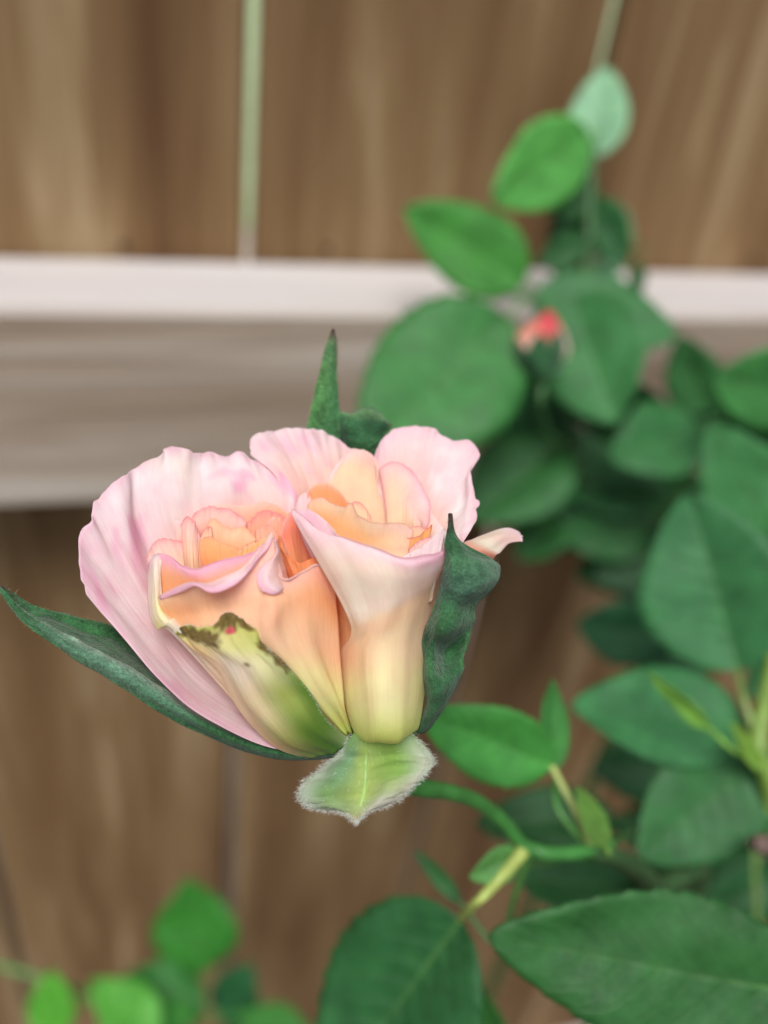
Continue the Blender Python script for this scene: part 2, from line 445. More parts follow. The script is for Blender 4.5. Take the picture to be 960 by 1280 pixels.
def leaf(parent, base, tip, wpx, roll=0, fold=18, bend=.12, colour=G_MID, stem=None, teeth=11, shape=.42, seed=None, pet=None, pr=.0006, wave=.05, petcol=None, blunt=.6):
    """one leaflet: base and tip as (pixel x, pixel y, depth m), width in pixels at its own depth"""
    global LEAF_N
    LEAF_N += 1; sd_ = LEAF_N * 1.7 if seed is None else seed
    b, t = at(*base), at(*tip)
    D = (base[2] + tip[2]) / 2
    hw = wpx / F * D / 2
    ax = t - b; Ln = np.linalg.norm(ax); ax /= Ln
    view = (b + t) / 2 - CAM; view /= np.linalg.norm(view)
    wd = np.cross(ax, view); wd /= np.linalg.norm(wd)
    nr = np.cross(wd, ax)                                  # towards the camera or away
    if nr @ view > 0: nr = -nr; wd = -wd
    r = math.radians(roll)
    wd, nr = math.cos(r) * wd + math.sin(r) * nr, math.cos(r) * nr - math.sin(r) * wd
    nv, nu = 67, 13
    P = np.zeros((nv, nu, 3)); fo = math.tan(math.radians(fold))
    for i in range(nv):
        v = i / (nv - 1)
        # ovate outline
        w = (math.sin(math.pi * v ** (math.log(.5) / math.log(shape))) ** blunt) * (1 - .2 * v ** 3) if 0 < v < 1 else 0
        saw = (v * teeth * 1.0) % 1.0
        for j in range(nu):
            u = 2 * j / (nu - 1) - 1
            ww = w * hw * (1 + .04 * nz(sd_, v * 3, u))
            edge = abs(u) ** 6
            ww *= 1 + edge * (.055 * (saw - .5)) * (1 if .08 < v < .97 else 0)
            x = u * ww
            z = abs(x) * fo - (abs(u) ** 2) * abs(x) * fo * .35
            z += Ln * bend * (-(v - .5) ** 2 + .25) * -1.0 + Ln * wave * nz(sd_ + 5, v * 3.2, u * 1.2) * (abs(u) * .8 + .2)
            z += .012 * Ln * math.sin((v - .27 * abs(u)) * 9 * 2 * math.pi) * min(1, 3 * abs(u)) * (1 - abs(u) ** 2)
            P[i, j] = b + ax * (v * Ln) + wd * x + nr * z
    me = grid_mesh('leaf', [(P, None)])
    o = link('leaf', me, M_LEAF); keep(o, parent); colour = colour * LEAF_TINT; o.color = (*colour, 1)
    so = o.modifiers.new('thickness', 'SOLIDIFY'); so.thickness = .00025; so.offset = -1
    # raised midrib
    mid = P[:, nu // 2] - nr * .0004
    mc = colour * .9 + G_YEL * .12
    tube('midrib', mid[::6], [pr * .7, pr * .45, pr * .2], M_STEM, o, seg=6, n=24, colour=mc)
    if stem is not None or pet is not None:
        p0 = P[0, nu // 2]
        if pet is not None: pts = [p0] + [at(*q) for q in pet]
        else:
            q = nearest(stem, p0 - ax * .004 - np.array([0, 0, .004]))
            m1 = p0 - ax * min(.012, np.linalg.norm(q - p0) * .45)
            pts = [p0, m1, (m1 + q) / 2 - np.array([0, 0, .0015]), q]
        tube('petiole', pts, [pr * .95, pr * 1.05, pr * 1.5], M_STEM, o, seg=8, n=20, colour=mc if petcol is None else petcol)
    return o
LEAF_N = 0
LEAF_TINT = np.array([.74, 1.0, .80])

def strands(name, roots, dirs, lens, r, m, parent, droop=.0, curl=.25, seed=1):
    rnd = random.Random(seed)
    V, Fs = [], []
    for p, d, l in zip(roots, dirs, lens):
        d = np.asarray(d, float) + np.array([rnd.gauss(0, curl), rnd.gauss(0, curl), rnd.gauss(0, curl)]); d /= np.linalg.norm(d)
        s = np.cross(d, [.3, .5, .8]); s /= np.linalg.norm(s); t = np.cross(d, s)
        k = np.array([rnd.gauss(0, .3), rnd.gauss(0, .3), rnd.gauss(0, .3) - droop])
        i0 = len(V)
        for q, rr in ((0, 1), (.5, .8)):
            c = p + d * l * q + k * l * q * q
            for a in (0, 2.094, 4.189): V.append(c + r * rr * (math.cos(a) * s + math.sin(a) * t))
        V.append(p + d * l + k * l)
        for j in range(3):
            Fs.append((i0 + j, i0 + (j + 1) % 3, i0 + 3 + (j + 1) % 3, i0 + 3 + j)); Fs.append((i0 + 3 + j, i0 + 3 + (j + 1) % 3, i0 + 6))
    me = bpy.data.meshes.new(name); me.from_pydata([tuple(v) for v in V], [], Fs); me.update()
    o = link(name, me, m); keep(o, parent); o['kind'] = 'stuff'
    return o

# ------------------------------------------------------------------ the flowering shoot
base_w = fp((468, 938, -2.7))
shoot = empty('rose_cane', Vector((*at(830, 1110, .30)[:2], 0)), 'green rose cane carrying the large open pink and peach double rose', 'rose', 'rose canes by the fence')
stem_px = [(462, 935, .1445), (486, 965, .147), (515, 983, .153), (560, 990, .164), (600, 1004, .175), (632, 1030, .182), (655, 1057, .185), (690, 1067, .186), (735, 1064, .19), (762, 1055, .196)]
stem_w = [at(*p) for p in stem_px]
stem_line = cr(np.array(stem_w), np.linspace(0, len(stem_w) - 1, 120))
tube('stem', stem_w, [.0016, .0016, .0015, .0014, .0015, .0014], M_STEM, shoot, seg=14, n=90, colour=S(64, 128, 58), bumps=.08)
cane_pts = [at(735, 1064, .19), at(775, 1075, .20), at(815, 1110, .225), at(835, 1180, .28)]
gnd = np.array([*at(830, 1110, .30)[:2], 0.0])
cane_pts += [cane_pts[-1] * .55 + gnd * .45 + np.array([.01, 0, 0]), gnd]
tube('cane', cane_pts, [.0018, .0024, .0032, .0042, .005], M_STEM, shoot, seg=12, n=60, colour=S(58, 92, 52), bumps=.08)

# hip (receptacle) under the petals: the flower part
def revolve(name, axis_pts, rads, mt, parent, colour=None, cols=None, n=26, seg=20, **kw):
    return tube(name, axis_pts, rads, mt, parent, seg=seg, n=n, colour=colour, **kw)
flower = revolve('flower', [fp((466, 950, -2.75)), fp((467, 938, -2.65)), fp((466, 922, -2.5)), fp((462, 905, -2.3)), fp((458, 880, -2.0))],
                 [.0018, .0036, .0040, .0036, .0015], M_STEM, shoot, colour=S(78, 128, 60))
flower['label'] = 'large open rose with two hearts, pale pink outside and peach inside'

def petal(rows, cgrid, name='petal', nu=54, nv=54, ruff=.25, rf=9, thick=.00012, rough=.12, edge=None, edge_w=.05, mt=None, blot=None, seed=None, wr=.12, wf=17, rim=(1, 1, 1)):
    """rows: control points (x, y, cm) base -> margin; cgrid: colours the same way round"""
    global PN
    PN += 1; sd_ = PN * 2.3 if seed is None else seed
    P = loft(rows, nu, nv)
    Wp = np.zeros_like(P); C = np.zeros_like(P)
    for i in range(nv):
        for j in range(nu):
            Wp[i, j] = fp(P[i, j])
    Nn = normals(Wp)
    for i in range(nv):
        v = i / (nv - 1)
        for j in range(nu):
            u = j / (nu - 1)
            a = ruff * .001 * (v ** 3) * (nz(sd_, u * rf, v * 2.) + .5 * nz(sd_ + 9, u * rf * 2.3, v * 3.))
            a += rough * .001 * nz(sd_ + 20, u * 6, v * 4)
            a += wr * .001 * min(1, v * 2) * (.6 * nz(sd_ + 60, u * wf, v * 2.2) + .3 * nz(sd_ + 61, u * wf * 2.4, v * 4.5)) + wr * .0012 * v ** 6 * nz(sd_ + 62, u * wf * 1.6, v * 9)
            Wp[i, j] += Nn[i, j] * a
            # margin is a little torn and uneven
            if v > .93:
                dvv = Wp[i, j] - Wp[i - 1, j]
                Wp[i, j] += dvv * (.5 * nz(sd_ + 3, u * 26, 0) + .4 * nz(sd_ + 4, u * 60, 0)) * (v - .93) / .07
            c = bilerp(cgrid, u, v)
            m_ = .5 + .5 * nz(sd_ + 40, u * 9, v * 2.2)
            if edge is not None:
                e = 0
                if rim[0]: e = max(e, math.exp(-((1 - v) / edge_w)))
                if rim[1]: e = max(e, math.exp(-(u / edge_w)) * .7 * min(1, v * 2))
                if rim[2]: e = max(e, math.exp(-((1 - u) / edge_w)) * .7 * min(1, v * 2))
                c = c * (1 - e * (.45 + .55 * m_)) + edge * e * (.45 + .55 * m_)
            if blot is not None: c = blot(u, v, c)
            C[i, j] = np.clip(c, 0, 1)
    me = grid_mesh(name, [(Wp, C)])
    o = link(name, me, mt or M_PETAL); keep(o, flower)
    so = o.modifiers.new('thickness', 'SOLIDIFY'); so.thickness = thick; so.offset = 0
    return o, Wp
PN = 0

PK, LV, WH, CR_ = S(254, 236, 238), S(251, 212, 227), S(255, 249, 247), S(254, 247, 228)
PE, OR_, SA, YE, YG = S(255, 233, 200), S(255, 196, 140), S(255, 208, 182), S(252, 249, 184), S(238, 248, 142)
PP, DO, MG = S(255, 228, 218), S(254, 156, 100), S(236, 130, 168)
GP = S(250, 239, 222)
PK2, WH2, LV2 = S(253, 234, 236), S(254, 246, 246), S(251, 206, 222)
def spread_blot(amt, c2, sd, fu=5, fv=4, lo=.05):
    def f(u, v, c):
        k = max(0, nz(sd, u * fu, v * fv) + .6 * nz(sd + 7, u * fu * 2.6, v * fv * 2.2) - lo)
        k = min(1, k * amt); return c * (1 - k) + c2 * k
    return f

# P1: broad outer petal at the back and left
def p1blot(u, v, c):
    k = min(1, max(0, nz(3.3, u * 7, v * 5) + .7 * nz(9.1, u * 19, v * 11) - .02) * 1.9) * min(1, v * 1.6) * .9
    c = c * (1 - k) + S(250, 202, 222) * k
    k = min(1, max(0, nz(13.3, u * 5, v * 3) + .4 * nz(19.1, u * 16, v * 5) - .25) * 1.2) * min(1, v)
    return c * (1 - k) + S(250, 240, 228) * k
petal([[(435, 925, -2.2), (440, 920, -2.35), (446, 916, -2.5)],
       [(350, 937, -1.5), (335, 905, -1.75), (335, 860, -2.1), (355, 825, -2.3), (385, 815, -2.3), (405, 820, -2.1)],
       [(258, 901, -.7), (250, 850, -1.2), (258, 780, -1.7), (295, 740, -1.9), (345, 730, -1.9), (388, 740, -1.7)],
       [(200, 848, -.2), (196, 790, -.75), (212, 720, -1.25), (260, 680, -1.5), (310, 660, -1.5), (345, 680, -1.4), (380, 710, -1.3)],
       [(150, 790, .05), (142, 730, -.35), (160, 672, -.55), (172, 640, -.95), (215, 618, -1.05), (255, 606, -1.35), (295, 604, -1.2), (330, 614, -1.4), (374, 670, -1.1)],
       [(112, 741, .25), (101, 728, .2), (98, 700, .15), (100, 668, -.05), (114, 650, -.1), (116, 643, -.25), (118, 628, -.3), (132, 612, -.6), (150, 598, -.7), (170, 584, -1.05), (192, 573, -1.1), (204, 563, -1.35), (218, 560, -1.3), (232, 561, -1.15), (240, 566, -1.3), (252, 568, -1.5), (260, 564, -1.35), (270, 567, -1.2), (284, 570, -1.4), (296, 564, -1.55), (304, 566, -1.45), (312, 573, -1.3), (326, 577, -1.45), (339, 583, -1.5), (352, 592, -1.35), (362, 604, -1.3), (371, 626, -1.1)]],
      [[YE, YE, YE, YE], [PK2, PK2, PK2, PE], [PK2, PK2, PP, SA], [PK2, PK2, PP, SA], [PK2, PK2, WH2, PP], [PK2, WH2, WH2, PK2]],
      ruff=.9, rf=11, edge=LV, edge_w=.03, nu=130, nv=80, rough=.7, blot=p1blot, wr=.13, wf=20)
# inner fold of that petal, shelf behind the left heart
petal([[(300, 790, -1.5), (320, 790, -1.5), (350, 780, -1.5)],
       [(228, 700, -1.0), (275, 700, -1.2), (320, 700, -1.2), (362, 700, -1.1)],
       [(220, 665, -1.05), (245, 655, -1.2), (285, 652, -1.25), (330, 652, -1.2), (366, 655, -1.1)],
       [(219, 650, -1.1), (230, 638, -1.3), (252, 628, -1.42), (280, 622, -1.5), (312, 620, -1.5), (340, 624, -1.42), (358, 630, -1.32), (369, 640, -1.15)]],
      [[OR_, OR_, OR_], [SA, SA, OR_], [PP, SA, OR_], [PK, PP, SA]], ruff=.3, edge=None, nu=50, nv=36)

# right lobe, back
petal([[(400, 770, -1.8), (430, 775, -1.95), (455, 775, -1.95)],
       [(370, 660, -1.45), (400, 670, -1.75), (440, 680, -1.85), (470, 690, -1.7)],
       [(347, 600, -1.4), (385, 595, -1.8), (425, 605, -2.0), (470, 632, -1.75)],
       [(313, 568, -1.5), (313, 549, -1.6), (327, 541, -1.7), (343, 538, -1.9), (359, 535, -1.85), (380, 536, -2.05), (399, 537, -1.9), (415, 545, -2.05), (427, 552, -1.9), (437, 560, -1.95), (452, 562, -1.8), (466, 571, -1.75), (474, 585, -1.6)]],
      [[OR_, OR_, PE], [SA, PE, PE], [PP, PP, PE], [PK2, PK2, PE]], ruff=.7, rf=9, edge=PK, nu=80, rough=.45, wr=.12, blot=spread_blot(1.0, LV, 8.1, 5, 5, .1))
petal([[(450, 745, -1.6), (468, 748, -1.6), (488, 748, -1.6)],
       [(415, 660, -1.35), (440, 650, -1.55), (470, 655, -1.6), (500, 685, -1.5)],
       [(410, 615, -1.5), (432, 590, -1.7), (462, 600, -1.75), (494, 640, -1.62)],
       [(412, 596, -1.6), (424, 577, -1.68), (438, 565, -1.78), (454, 562, -1.75), (470, 574, -1.65), (484, 603, -1.68), (496, 638, -1.6)]],
      [[OR_, OR_, OR_], [PE, PE, PE], [PE, PE, SA], [PK, PP, PE]], ruff=.2, edge=None, nu=44, nv=40)
petal([[(495, 775, -1.7), (520, 775, -1.6), (542, 770, -1.35)],
       [(482, 650, -1.6), (512, 655, -1.65), (545, 665, -1.3), (562, 695, -.75)],
       [(472, 607, -1.7), (500, 588, -1.85), (528, 585, -1.8), (546, 592, -1.62), (572, 610, -1.5), (580, 648, -1.0), (571, 683, -.6)],
       [(466, 570, -1.75), (478, 549, -1.9), (494, 536, -2.0), (522, 532, -2.05), (540, 535, -1.9), (547, 540, -1.98), (553, 545, -1.9), (569, 549, -1.85), (586, 549, -1.8), (598, 563, -1.65), (599, 573, -1.6), (591, 586, -1.5), (591, 602, -1.35), (594, 622, -1.2), (600, 626, -1.2), (595, 634, -1.1), (596, 648, -1.0), (586, 668, -.75), (572, 684, -.5)]],
      [[PE, PE, PE], [PE, PP, CR_], [PP, PK2, PK2], [PK2, PK2, PK2]], ruff=.7, rf=10, edge=LV, nu=100, nv=60, rough=.5, wr=.12, blot=spread_blot(1.0, WH, 5.1, 5, 4))
petal([[(482, 750, -1.3), (500, 750, -1.2), (520, 745, -1.1)],
       [(484, 660, -1.3), (505, 660, -1.2), (526, 685, -.75)],
       [(480, 620, -1.45), (506, 620, -1.4), (530, 662, -.9)],
       [(474, 586, -1.52), (484, 579, -1.55), (495, 577, -1.52), (514, 587, -1.42), (530, 611, -1.22), (538, 633, -1.02), (535, 656, -.75), (522, 672, -.52)]],
      [[OR_, OR_, OR_], [PE, PE, PE], [PE, PP, PP], [PP, PK, PP]], ruff=.15, edge=S(246, 160, 180), edge_w=.035, nu=44, nv=40)
petal([[(505, 760, -.9), (520, 755, -.8), (535, 745, -.7)],
       [(514, 700, -.6), (528, 700, -.45), (540, 705, -.2)],
       [(528, 668, -.75), (542, 680, -.5), (550, 697, .0)],
       [(537, 634, -1.0), (547, 650, -.85), (557, 664, -.6), (562, 678, -.3), (557, 693, .15)]],
      [[OR_, OR_, PE], [PE, PE, PK], [PE, PK, PK], [PP, WH, LV]], ruff=.2, edge=None, nu=36, nv=36)

# left heart
def heart(rows, c0, c1, c2, edge, **kw):
    return petal(rows, [[c0] * 2, [c1] * 2, [c2] * 2], edge=edge, nu=kw.pop('nu', 36), nv=kw.pop('nv', 34), ruff=kw.pop('ruff', .34), wr=.18, edge_w=kw.pop('edge_w', .045), **kw)
EP = S(244, 150, 160)
heart([[(300, 790, -1.5), (335, 800, -1.6), (360, 790, -1.5)],
       [(298, 690, -1.0), (330, 700, -1.1), (362, 700, -.95)],
       [(299, 647, -1.0), (306, 651, -1.02), (313, 651, -1.02), (322, 641, -1.08), (332, 638, -1.1), (345, 640, -1.02), (358, 646, -.9)]], DO, OR_, SA, EP)
heart([[(265, 780, -1.3), (280, 785, -1.4), (300, 780, -1.3)],
       [(240, 690, -.85), (270, 690, -1.05), (304, 690, -.85)],
       [(240, 645, -.85), (249, 637, -.92), (261, 633, -.98), (274, 634, -1.0), (287, 636, -.98), (300, 644, -.9), (308, 652, -.85)]], OR_, SA, PP, EP)
heart([[(225, 775, -.9), (245, 780, -1.0), (262, 775, -1.0)],
       [(192, 725, -.3), (218, 725, -.45), (246, 720, -.6)],
       [(183, 697, -.35), (191, 680, -.5), (201, 673, -.58), (212, 674, -.62), (228, 677, -.68)]], PE, PE, PP, EP)
heart([[(240, 770, -.8), (250, 772, -.8), (260, 770, -.85)],
       [(230, 700, -.45), (240, 705, -.3), (254, 705, -.5)],
       [(226, 656, -.6), (231, 647, -.6), (238, 647, -.55), (245, 658, -.55), (252, 675, -.6)]], OR_, PE, PP, EP)
heart([[(270, 770, -1.1), (285, 770, -1.1), (298, 765, -1.1)],
       [(252, 705, -.6), (280, 700, -.75), (316, 705, -.55)],
       [(249, 673, -.6), (256, 661, -.66), (263, 650, -.72), (269, 648, -.74), (274, 652, -.72), (281, 658, -.72), (292, 660, -.72), (304, 658, -.68), (312, 663, -.6), (320, 674, -.5)]], OR_, S(255, 206, 152), PE, S(255, 190, 150))
heart([[(268, 765, -.8), (285, 765, -.8), (298, 762, -.8)],
       [(252, 705, -.25), (282, 710, -.15), (318, 705, -.3)],
       [(249, 675, -.45), (261, 671, -.42), (274, 676, -.38), (286, 681, -.36), (300, 686, -.32), (309, 680, -.36), (320, 675, -.42)]], OR_, S(255, 192, 126), S(255, 208, 150), S(255, 190, 160))
heart([[(290, 765, -.7), (305, 765, -.7), (320, 760, -.7)],
       [(290, 720, -.1), (312, 715, .0), (332, 705, -.1)],
       [(296, 692, -.2), (306, 684, -.2), (318, 678, -.18), (330, 673, -.15), (338, 672, -.1)]], OR_, PE, S(255, 206, 130), PP)
heart([[(255, 765, -.9), (262, 765, -.95), (270, 760, -.95)], [(248, 705, -.5), (256, 705, -.45), (266, 700, -.6)], [(249, 678, -.5), (252, 667, -.55), (257, 660, -.6), (263, 658, -.66), (266, 668, -.66)]], OR_, PE, PE, EP)
heart([[(318, 760, -1.1), (326, 762, -1.1), (338, 758, -1.1)], [(314, 705, -.65), (328, 705, -.7), (344, 700, -.7)], [(313, 672, -.6), (318, 664, -.72), (326, 659, -.8), (335, 656, -.85), (343, 661, -.82), (347, 672, -.7)]], OR_, OR_, SA, S(255, 190, 170))
heart([[(345, 760, -1.2), (352, 762, -1.2), (362, 758, -1.2)], [(334, 695, -.9), (346, 695, -.95), (358, 692, -.9)], [(331, 660, -.92), (337, 649, -1.0), (345, 646, -1.0), (353, 651, -.95), (357, 664, -.85)]], DO, OR_, SA, PP)
# between the hearts
heart([[(395, 810, -1.3), (402, 812, -1.3), (410, 810, -1.2)],
       [(366, 715, -.95), (382, 720, -.75), (398, 715, -.6)],
       [(352, 668, -.75), (354, 655, -.82), (360, 643, -.85), (368, 640, -.75), (377, 662, -.5), (388, 695, -.25)]], DO, OR_, S(255, 168, 140), PP)
heart([[(400, 810, -1.0), (410, 812, -.95), (418, 808, -.9)],
       [(372, 748, -.35), (388, 750, -.2), (408, 745, -.25)],
       [(349, 675, -.1), (354, 688, -.05), (363, 697, -.05), (374, 704, .0), (385, 700, .0), (394, 697, .0), (401, 706, .02)]], DO, DO, OR_, S(255, 160, 100), edge_w=.03)
heart([[(380, 700, -1.0), (390, 702, -1.0), (400, 700, -1.0)],
       [(371, 655, -.95), (380, 655, -.9), (390, 655, -.95)],
       [(370, 634, -1.1), (373, 622, -1.18), (380, 616, -1.2), (387, 618, -1.2), (391, 632, -1.1)]], OR_, PP, PK, PP)
# right heart
heart([[(405, 720, -1.3), (420, 725, -1.3), (440, 720, -1.3)],
       [(387, 655, -1.15), (410, 650, -1.25), (438, 660, -1.15)],
       [(382, 626, -1.15), (387, 611, -1.22), (400, 604, -1.28), (416, 607, -1.28), (428, 617, -1.22), (439, 634, -1.1)]], OR_, OR_, S(255, 186, 128), PP)
petal([[(430, 780, -.9), (455, 785, -.8), (480, 780, -.8), (505, 770, -.8)],
       [(395, 690, -.35), (430, 700, -.05), (468, 708, .15), (508, 705, .05)],
       [(387, 655, -.6), (420, 660, -.3), (462, 675, -.05), (512, 682, -.15)],
       [(385, 631, -.95), (391, 624, -.98), (404, 623, -.95), (418, 629, -.88), (431, 632, -.82), (437, 629, -.8), (444, 640, -.78), (456, 650, -.7), (470, 655, -.65), (490, 655, -.6), (507, 656, -.55), (517, 664, -.45)]],
      [[OR_, OR_, OR_], [S(255, 190, 120), PE, PE], [S(255, 190, 120), S(255, 206, 146), PE], [PE, PE, PP]], edge=S(255, 214, 186), edge_w=.04, nu=60, nv=48, ruff=.25, rough=.3)
heart([[(490, 770, -.6), (505, 768, -.6), (520, 760, -.6)],
       [(488, 710, -.05), (508, 712, .05), (530, 705, .05)],
       [(484, 692, -.1), (489, 681, -.2), (497, 675, -.25), (510, 673, -.28), (522, 670, -.3), (534, 661, -.35), (540, 655, -.4)]], OR_, S(255, 188, 110), S(255, 206, 120), EP)
heart([[(510, 765, -.3), (525, 760, -.3), (540, 752, -.3)],
       [(503, 715, .2), (525, 715, .3), (548, 708, .2)],
       [(500, 697, .2), (515, 690, .1), (530, 681, .0), (545, 668, -.1), (556, 660, -.2)]], PE, PK, PK, WH)

heart([[(448, 730, -1.2), (456, 732, -1.2), (466, 730, -1.2)], [(438, 665, -.95), (452, 662, -1.0), (466, 665, -.95)], [(435, 638, -.95), (440, 629, -1.02), (447, 627, -1.06), (455, 632, -1.05), (463, 645, -.95)]], OR_, PE, PE, EP)
heart([[(505, 745, -.6), (515, 745, -.6), (526, 740, -.6)], [(498, 695, -.35), (514, 692, -.35), (530, 695, -.3)], [(497, 672, -.42), (504, 664, -.5), (515, 659, -.55), (527, 658, -.58), (535, 665, -.52), (534, 677, -.4)]], OR_, OR_, PE, EP)
heart([[(515, 745, -.3), (525, 745, -.3), (538, 738, -.3)], [(512, 705, .08), (526, 705, .1), (541, 700, .05)], [(509, 692, .0), (515, 683, -.06), (524, 676, -.1), (535, 671, -.14), (546, 673, -.15)]], OR_, PE, PP, EP)
# F1: inner front petal of the left lobe
petal([[(270, 830, -.4), (300, 840, -.3), (330, 840, -.3), (355, 820, -.3)],
       [(205, 762, .12), (245, 778, .35), (295, 770, .5), (340, 745, .4)],
       [(188, 722, .05), (222, 728, .5), (262, 735, .78), (305, 718, .65), (338, 690, .3)],
       [(186, 704, -.05), (193, 697, .08), (203, 695, .22), (213, 699, .38), (223, 708, .55), (233, 714, .68), (246, 716, .8), (261, 711, .8), (276, 705, .72), (291, 702, .62), (306, 699, .52), (321, 692, .38), (337, 677, .22)],
       [(189, 703, -.12), (195, 694, .0), (203, 692, .12), (213, 695, .26), (223, 703, .42), (233, 709, .55), (246, 711, .66), (261, 706, .66), (276, 700, .6), (291, 697, .5), (306, 694, .4), (321, 687, .26), (336, 673, .12)]],
      [[OR_, OR_], [OR_, OR_], [S(255, 200, 148), S(255, 206, 160)], [LV2, LV2], [LV2, LV2]], nu=60, nv=56, edge=LV2, edge_w=.03, ruff=.1, rim=(1, 0, 0))
# F3: cream folded margin on the left of the front petals
petal([[(300, 885, -1.1), (310, 885, -1.0), (318, 878, -1.0)],
       [(217, 793, .08), (223, 788, .35), (229, 780, .2)],
       [(196, 786, .05), (206, 779, .42), (217, 771, .25)],
       [(187, 765, .02), (196, 762, .45), (205, 757, .3)],
       [(185, 730, -.02), (193, 731, .42), (202, 736, .33)],
       [(185, 706, -.12), (192, 704, .3), (201, 708, .3)],
       [(189, 696, -.18), (196, 693, .12), (205, 694, .18)]],
      [[PE, PE], [CR_, CR_], [YE, CR_], [CR_, YE], [CR_, CR_], [PK, CR_], [PK, PK]], nu=24, nv=54, ruff=.15, edge=WH, rim=(1, 1, 1), edge_w=.1, rough=.2)

# F2: broad front petal of the left lobe with a rolled pink rim
def F2():
    c = [(200, 745, .4), (222, 734, .78), (240, 729, 1.0), (262, 727, 1.12), (284, 721, 1.17), (305, 713, 1.1), (328, 688, .7), (341, 673, .45), (353, 724, .85), (379, 716, .62), (399, 709, .3), (421, 738, .0)]
    f = [(201, 750, .5), (226, 740, .95), (243, 733, 1.22), (262, 741, 1.38), (284, 736, 1.42), (304, 720, 1.28), (327, 692, .8), (341, 675, .47), (353, 723, .85), (379, 715.3, .61), (399, 708.3, .29), (421, 737.3, -.01)]
    b3 = [(206, 768, .3), (228, 766, .48), (245, 763, .6), (266, 760, .7), (290, 757, .8), (314, 754, .9), (333, 752, .95), (345, 752, .97), (360, 752, .9), (383, 748, .7), (402, 750, .4), (422, 768, .0)]
    b2 = [(232, 802, .0), (252, 802, .28), (270, 802, .42), (288, 800, .52), (305, 798, .58), (322, 798, .63), (340, 798, .65), (355, 798, .6), (370, 798, .5), (388, 798, .35), (405, 800, .1), (423, 812, -.3)]
    b1 = [(325 + 9.8 * k, 862 + (18 if k == 11 else 6 if k == 10 else 0), d) for k, d in enumerate([-.95, -.8, -.7, -.6, -.52, -.48, -.45, -.45, -.48, -.55, -.75, -1.15])]
    b0 = [(424 + 1.5 * k, 918, -1.95 + .1 * math.sin(k / 11 * math.pi)) for k in range(12)]
    mid = [tuple((np.array(a) + np.array(b)) / 2 + np.array([0, -.5, .025]) * (1 if k < 7 else 0)) for k, (a, b) in enumerate(zip(c, f))]
    O1 = S(255, 204, 150); bl = S(255, 220, 184)
    return petal([b0, b1, b2, b3, c, mid, f],
        [[YG, YG, YG], [PE, YE, YE], [S(255, 224, 184), S(255, 226, 188), S(255, 214, 170)], [O1, bl, OR_], [PE, PP, SA], [LV, PK, PP], [LV, LV, PP]], nu=100, nv=84, ruff=.06, edge=LV, rim=(1, 0, 0), edge_w=.03, rough=.9, wr=.07, wf=11)
F2()
# small scrolled lobe at the right end of that rim
petal([[(345, 675, .42), (351, 690, .38), (356, 706, .4), (360, 720, .45), (363, 731, .55)],
       [(344, 674, .5), (348, 690, .62), (346, 707, .8), (348, 724, .92), (357, 735, .85)],
       [(343, 675, .52), (346, 691, .75), (336, 709, 1.02), (335, 727, 1.15), (349, 740, 1.05)],
       [(343, 676, .5), (345, 693, .72), (331, 705, 1.0), (323, 714, 1.08), (321, 725, 1.12), (326, 737, 1.14), (340, 743, 1.1), (354, 739, 1.0)]],
      [[SA, SA], [PP, PP], [PP, PK], [PK, LV]], nu=40, nv=30, ruff=.1, edge=LV)

# RF: front petal of the right lobe, its rim folded outwards
def RF():
    r_1 = [(455, 918, -2.5), (465, 918, -2.45), (475, 918, -2.4), (484, 918, -2.4), (492, 916, -2.4), (500, 914, -2.45), (508, 910, -2.5)]
    r0 = [(445, 918, -1.8), (453, 924, -1.4), (466, 927, -1.1), (482, 927, -1.0), (498, 925, -1.1), (511, 919, -1.35), (523, 910, -1.75)]
    r1 = [(432, 880, -1.4), (445, 876, -.75), (462, 874, -.35), (482, 873, -.22), (502, 872, -.42), (518, 870, -.85), (531, 862, -1.45)]
    r2 = [(424, 824, -.95), (440, 818, -.25), (460, 814, .1), (482, 810, .2), (503, 804, .05), (521, 797, -.35), (537, 787, -.95)]
    r3 = [(439, 793, .0), (452, 788, .34), (470, 781, .52), (490, 773, .56), (512, 762, .38), (534, 747, -.12), (555, 728, -.72)]
    r4 = [(430, 764, .42), (447, 763, .62), (468, 757, .76), (490, 750, .80), (514, 740, .66), (537, 728, .26), (558, 712, -.42)]
    r5 = [(400, 706, .46), (424, 713, .8), (452, 716, .98), (482, 718, 1.04), (512, 719, .94), (538, 711, .58), (560, 700, -.08)]
    r6 = [(367, 644, -.1), (394, 664, .42), (426, 675, .82), (462, 687, 1.0), (506, 703, 1.05), (538, 699, .7), (562, 690, .1)]
    r7 = [(370, 641, -.25), (397, 661, .24), (427, 671, .6), (462, 682, .8), (505, 697, .85), (537, 693, .5), (560, 685, -.08)]
    return petal([r_1, r0, r1, r2, r3, r4, r5, r6, r7],
        [[YG, YG, YG], [YG, YG, YG], [YE, S(254, 250, 200), YE], [S(255, 214, 170), S(255, 236, 196), PE], [PE, S(255, 228, 190), PE], [GP, GP, S(255, 236, 214)], [GP, GP, PK], [PK, PK, LV], [LV, LV, LV]],
        nu=80, nv=110, ruff=.06, rough=.5, edge=None, wr=.06, wf=11)
# orange flank of that petal, tucked under its flared lip
petal([[(440, 914, -2.2), (446, 917, -2.2), (452, 918, -2.2)],
       [(424, 862, -1.6), (434, 862, -1.45), (446, 862, -1.35)],
       [(417, 792, -1.1), (430, 792, -.75), (449, 792, -.55)],
       [(409, 742, -.65), (424, 744, -.25), (447, 746, .0)],
       [(396, 702, -.35), (412, 704, -.05), (436, 706, .2)]],
      [[YE, YE], [PE, PE], [OR_, S(255, 206, 160)], [OR_, OR_], [SA, SA]], nu=24, nv=50, ruff=.1, edge=None)
RF()
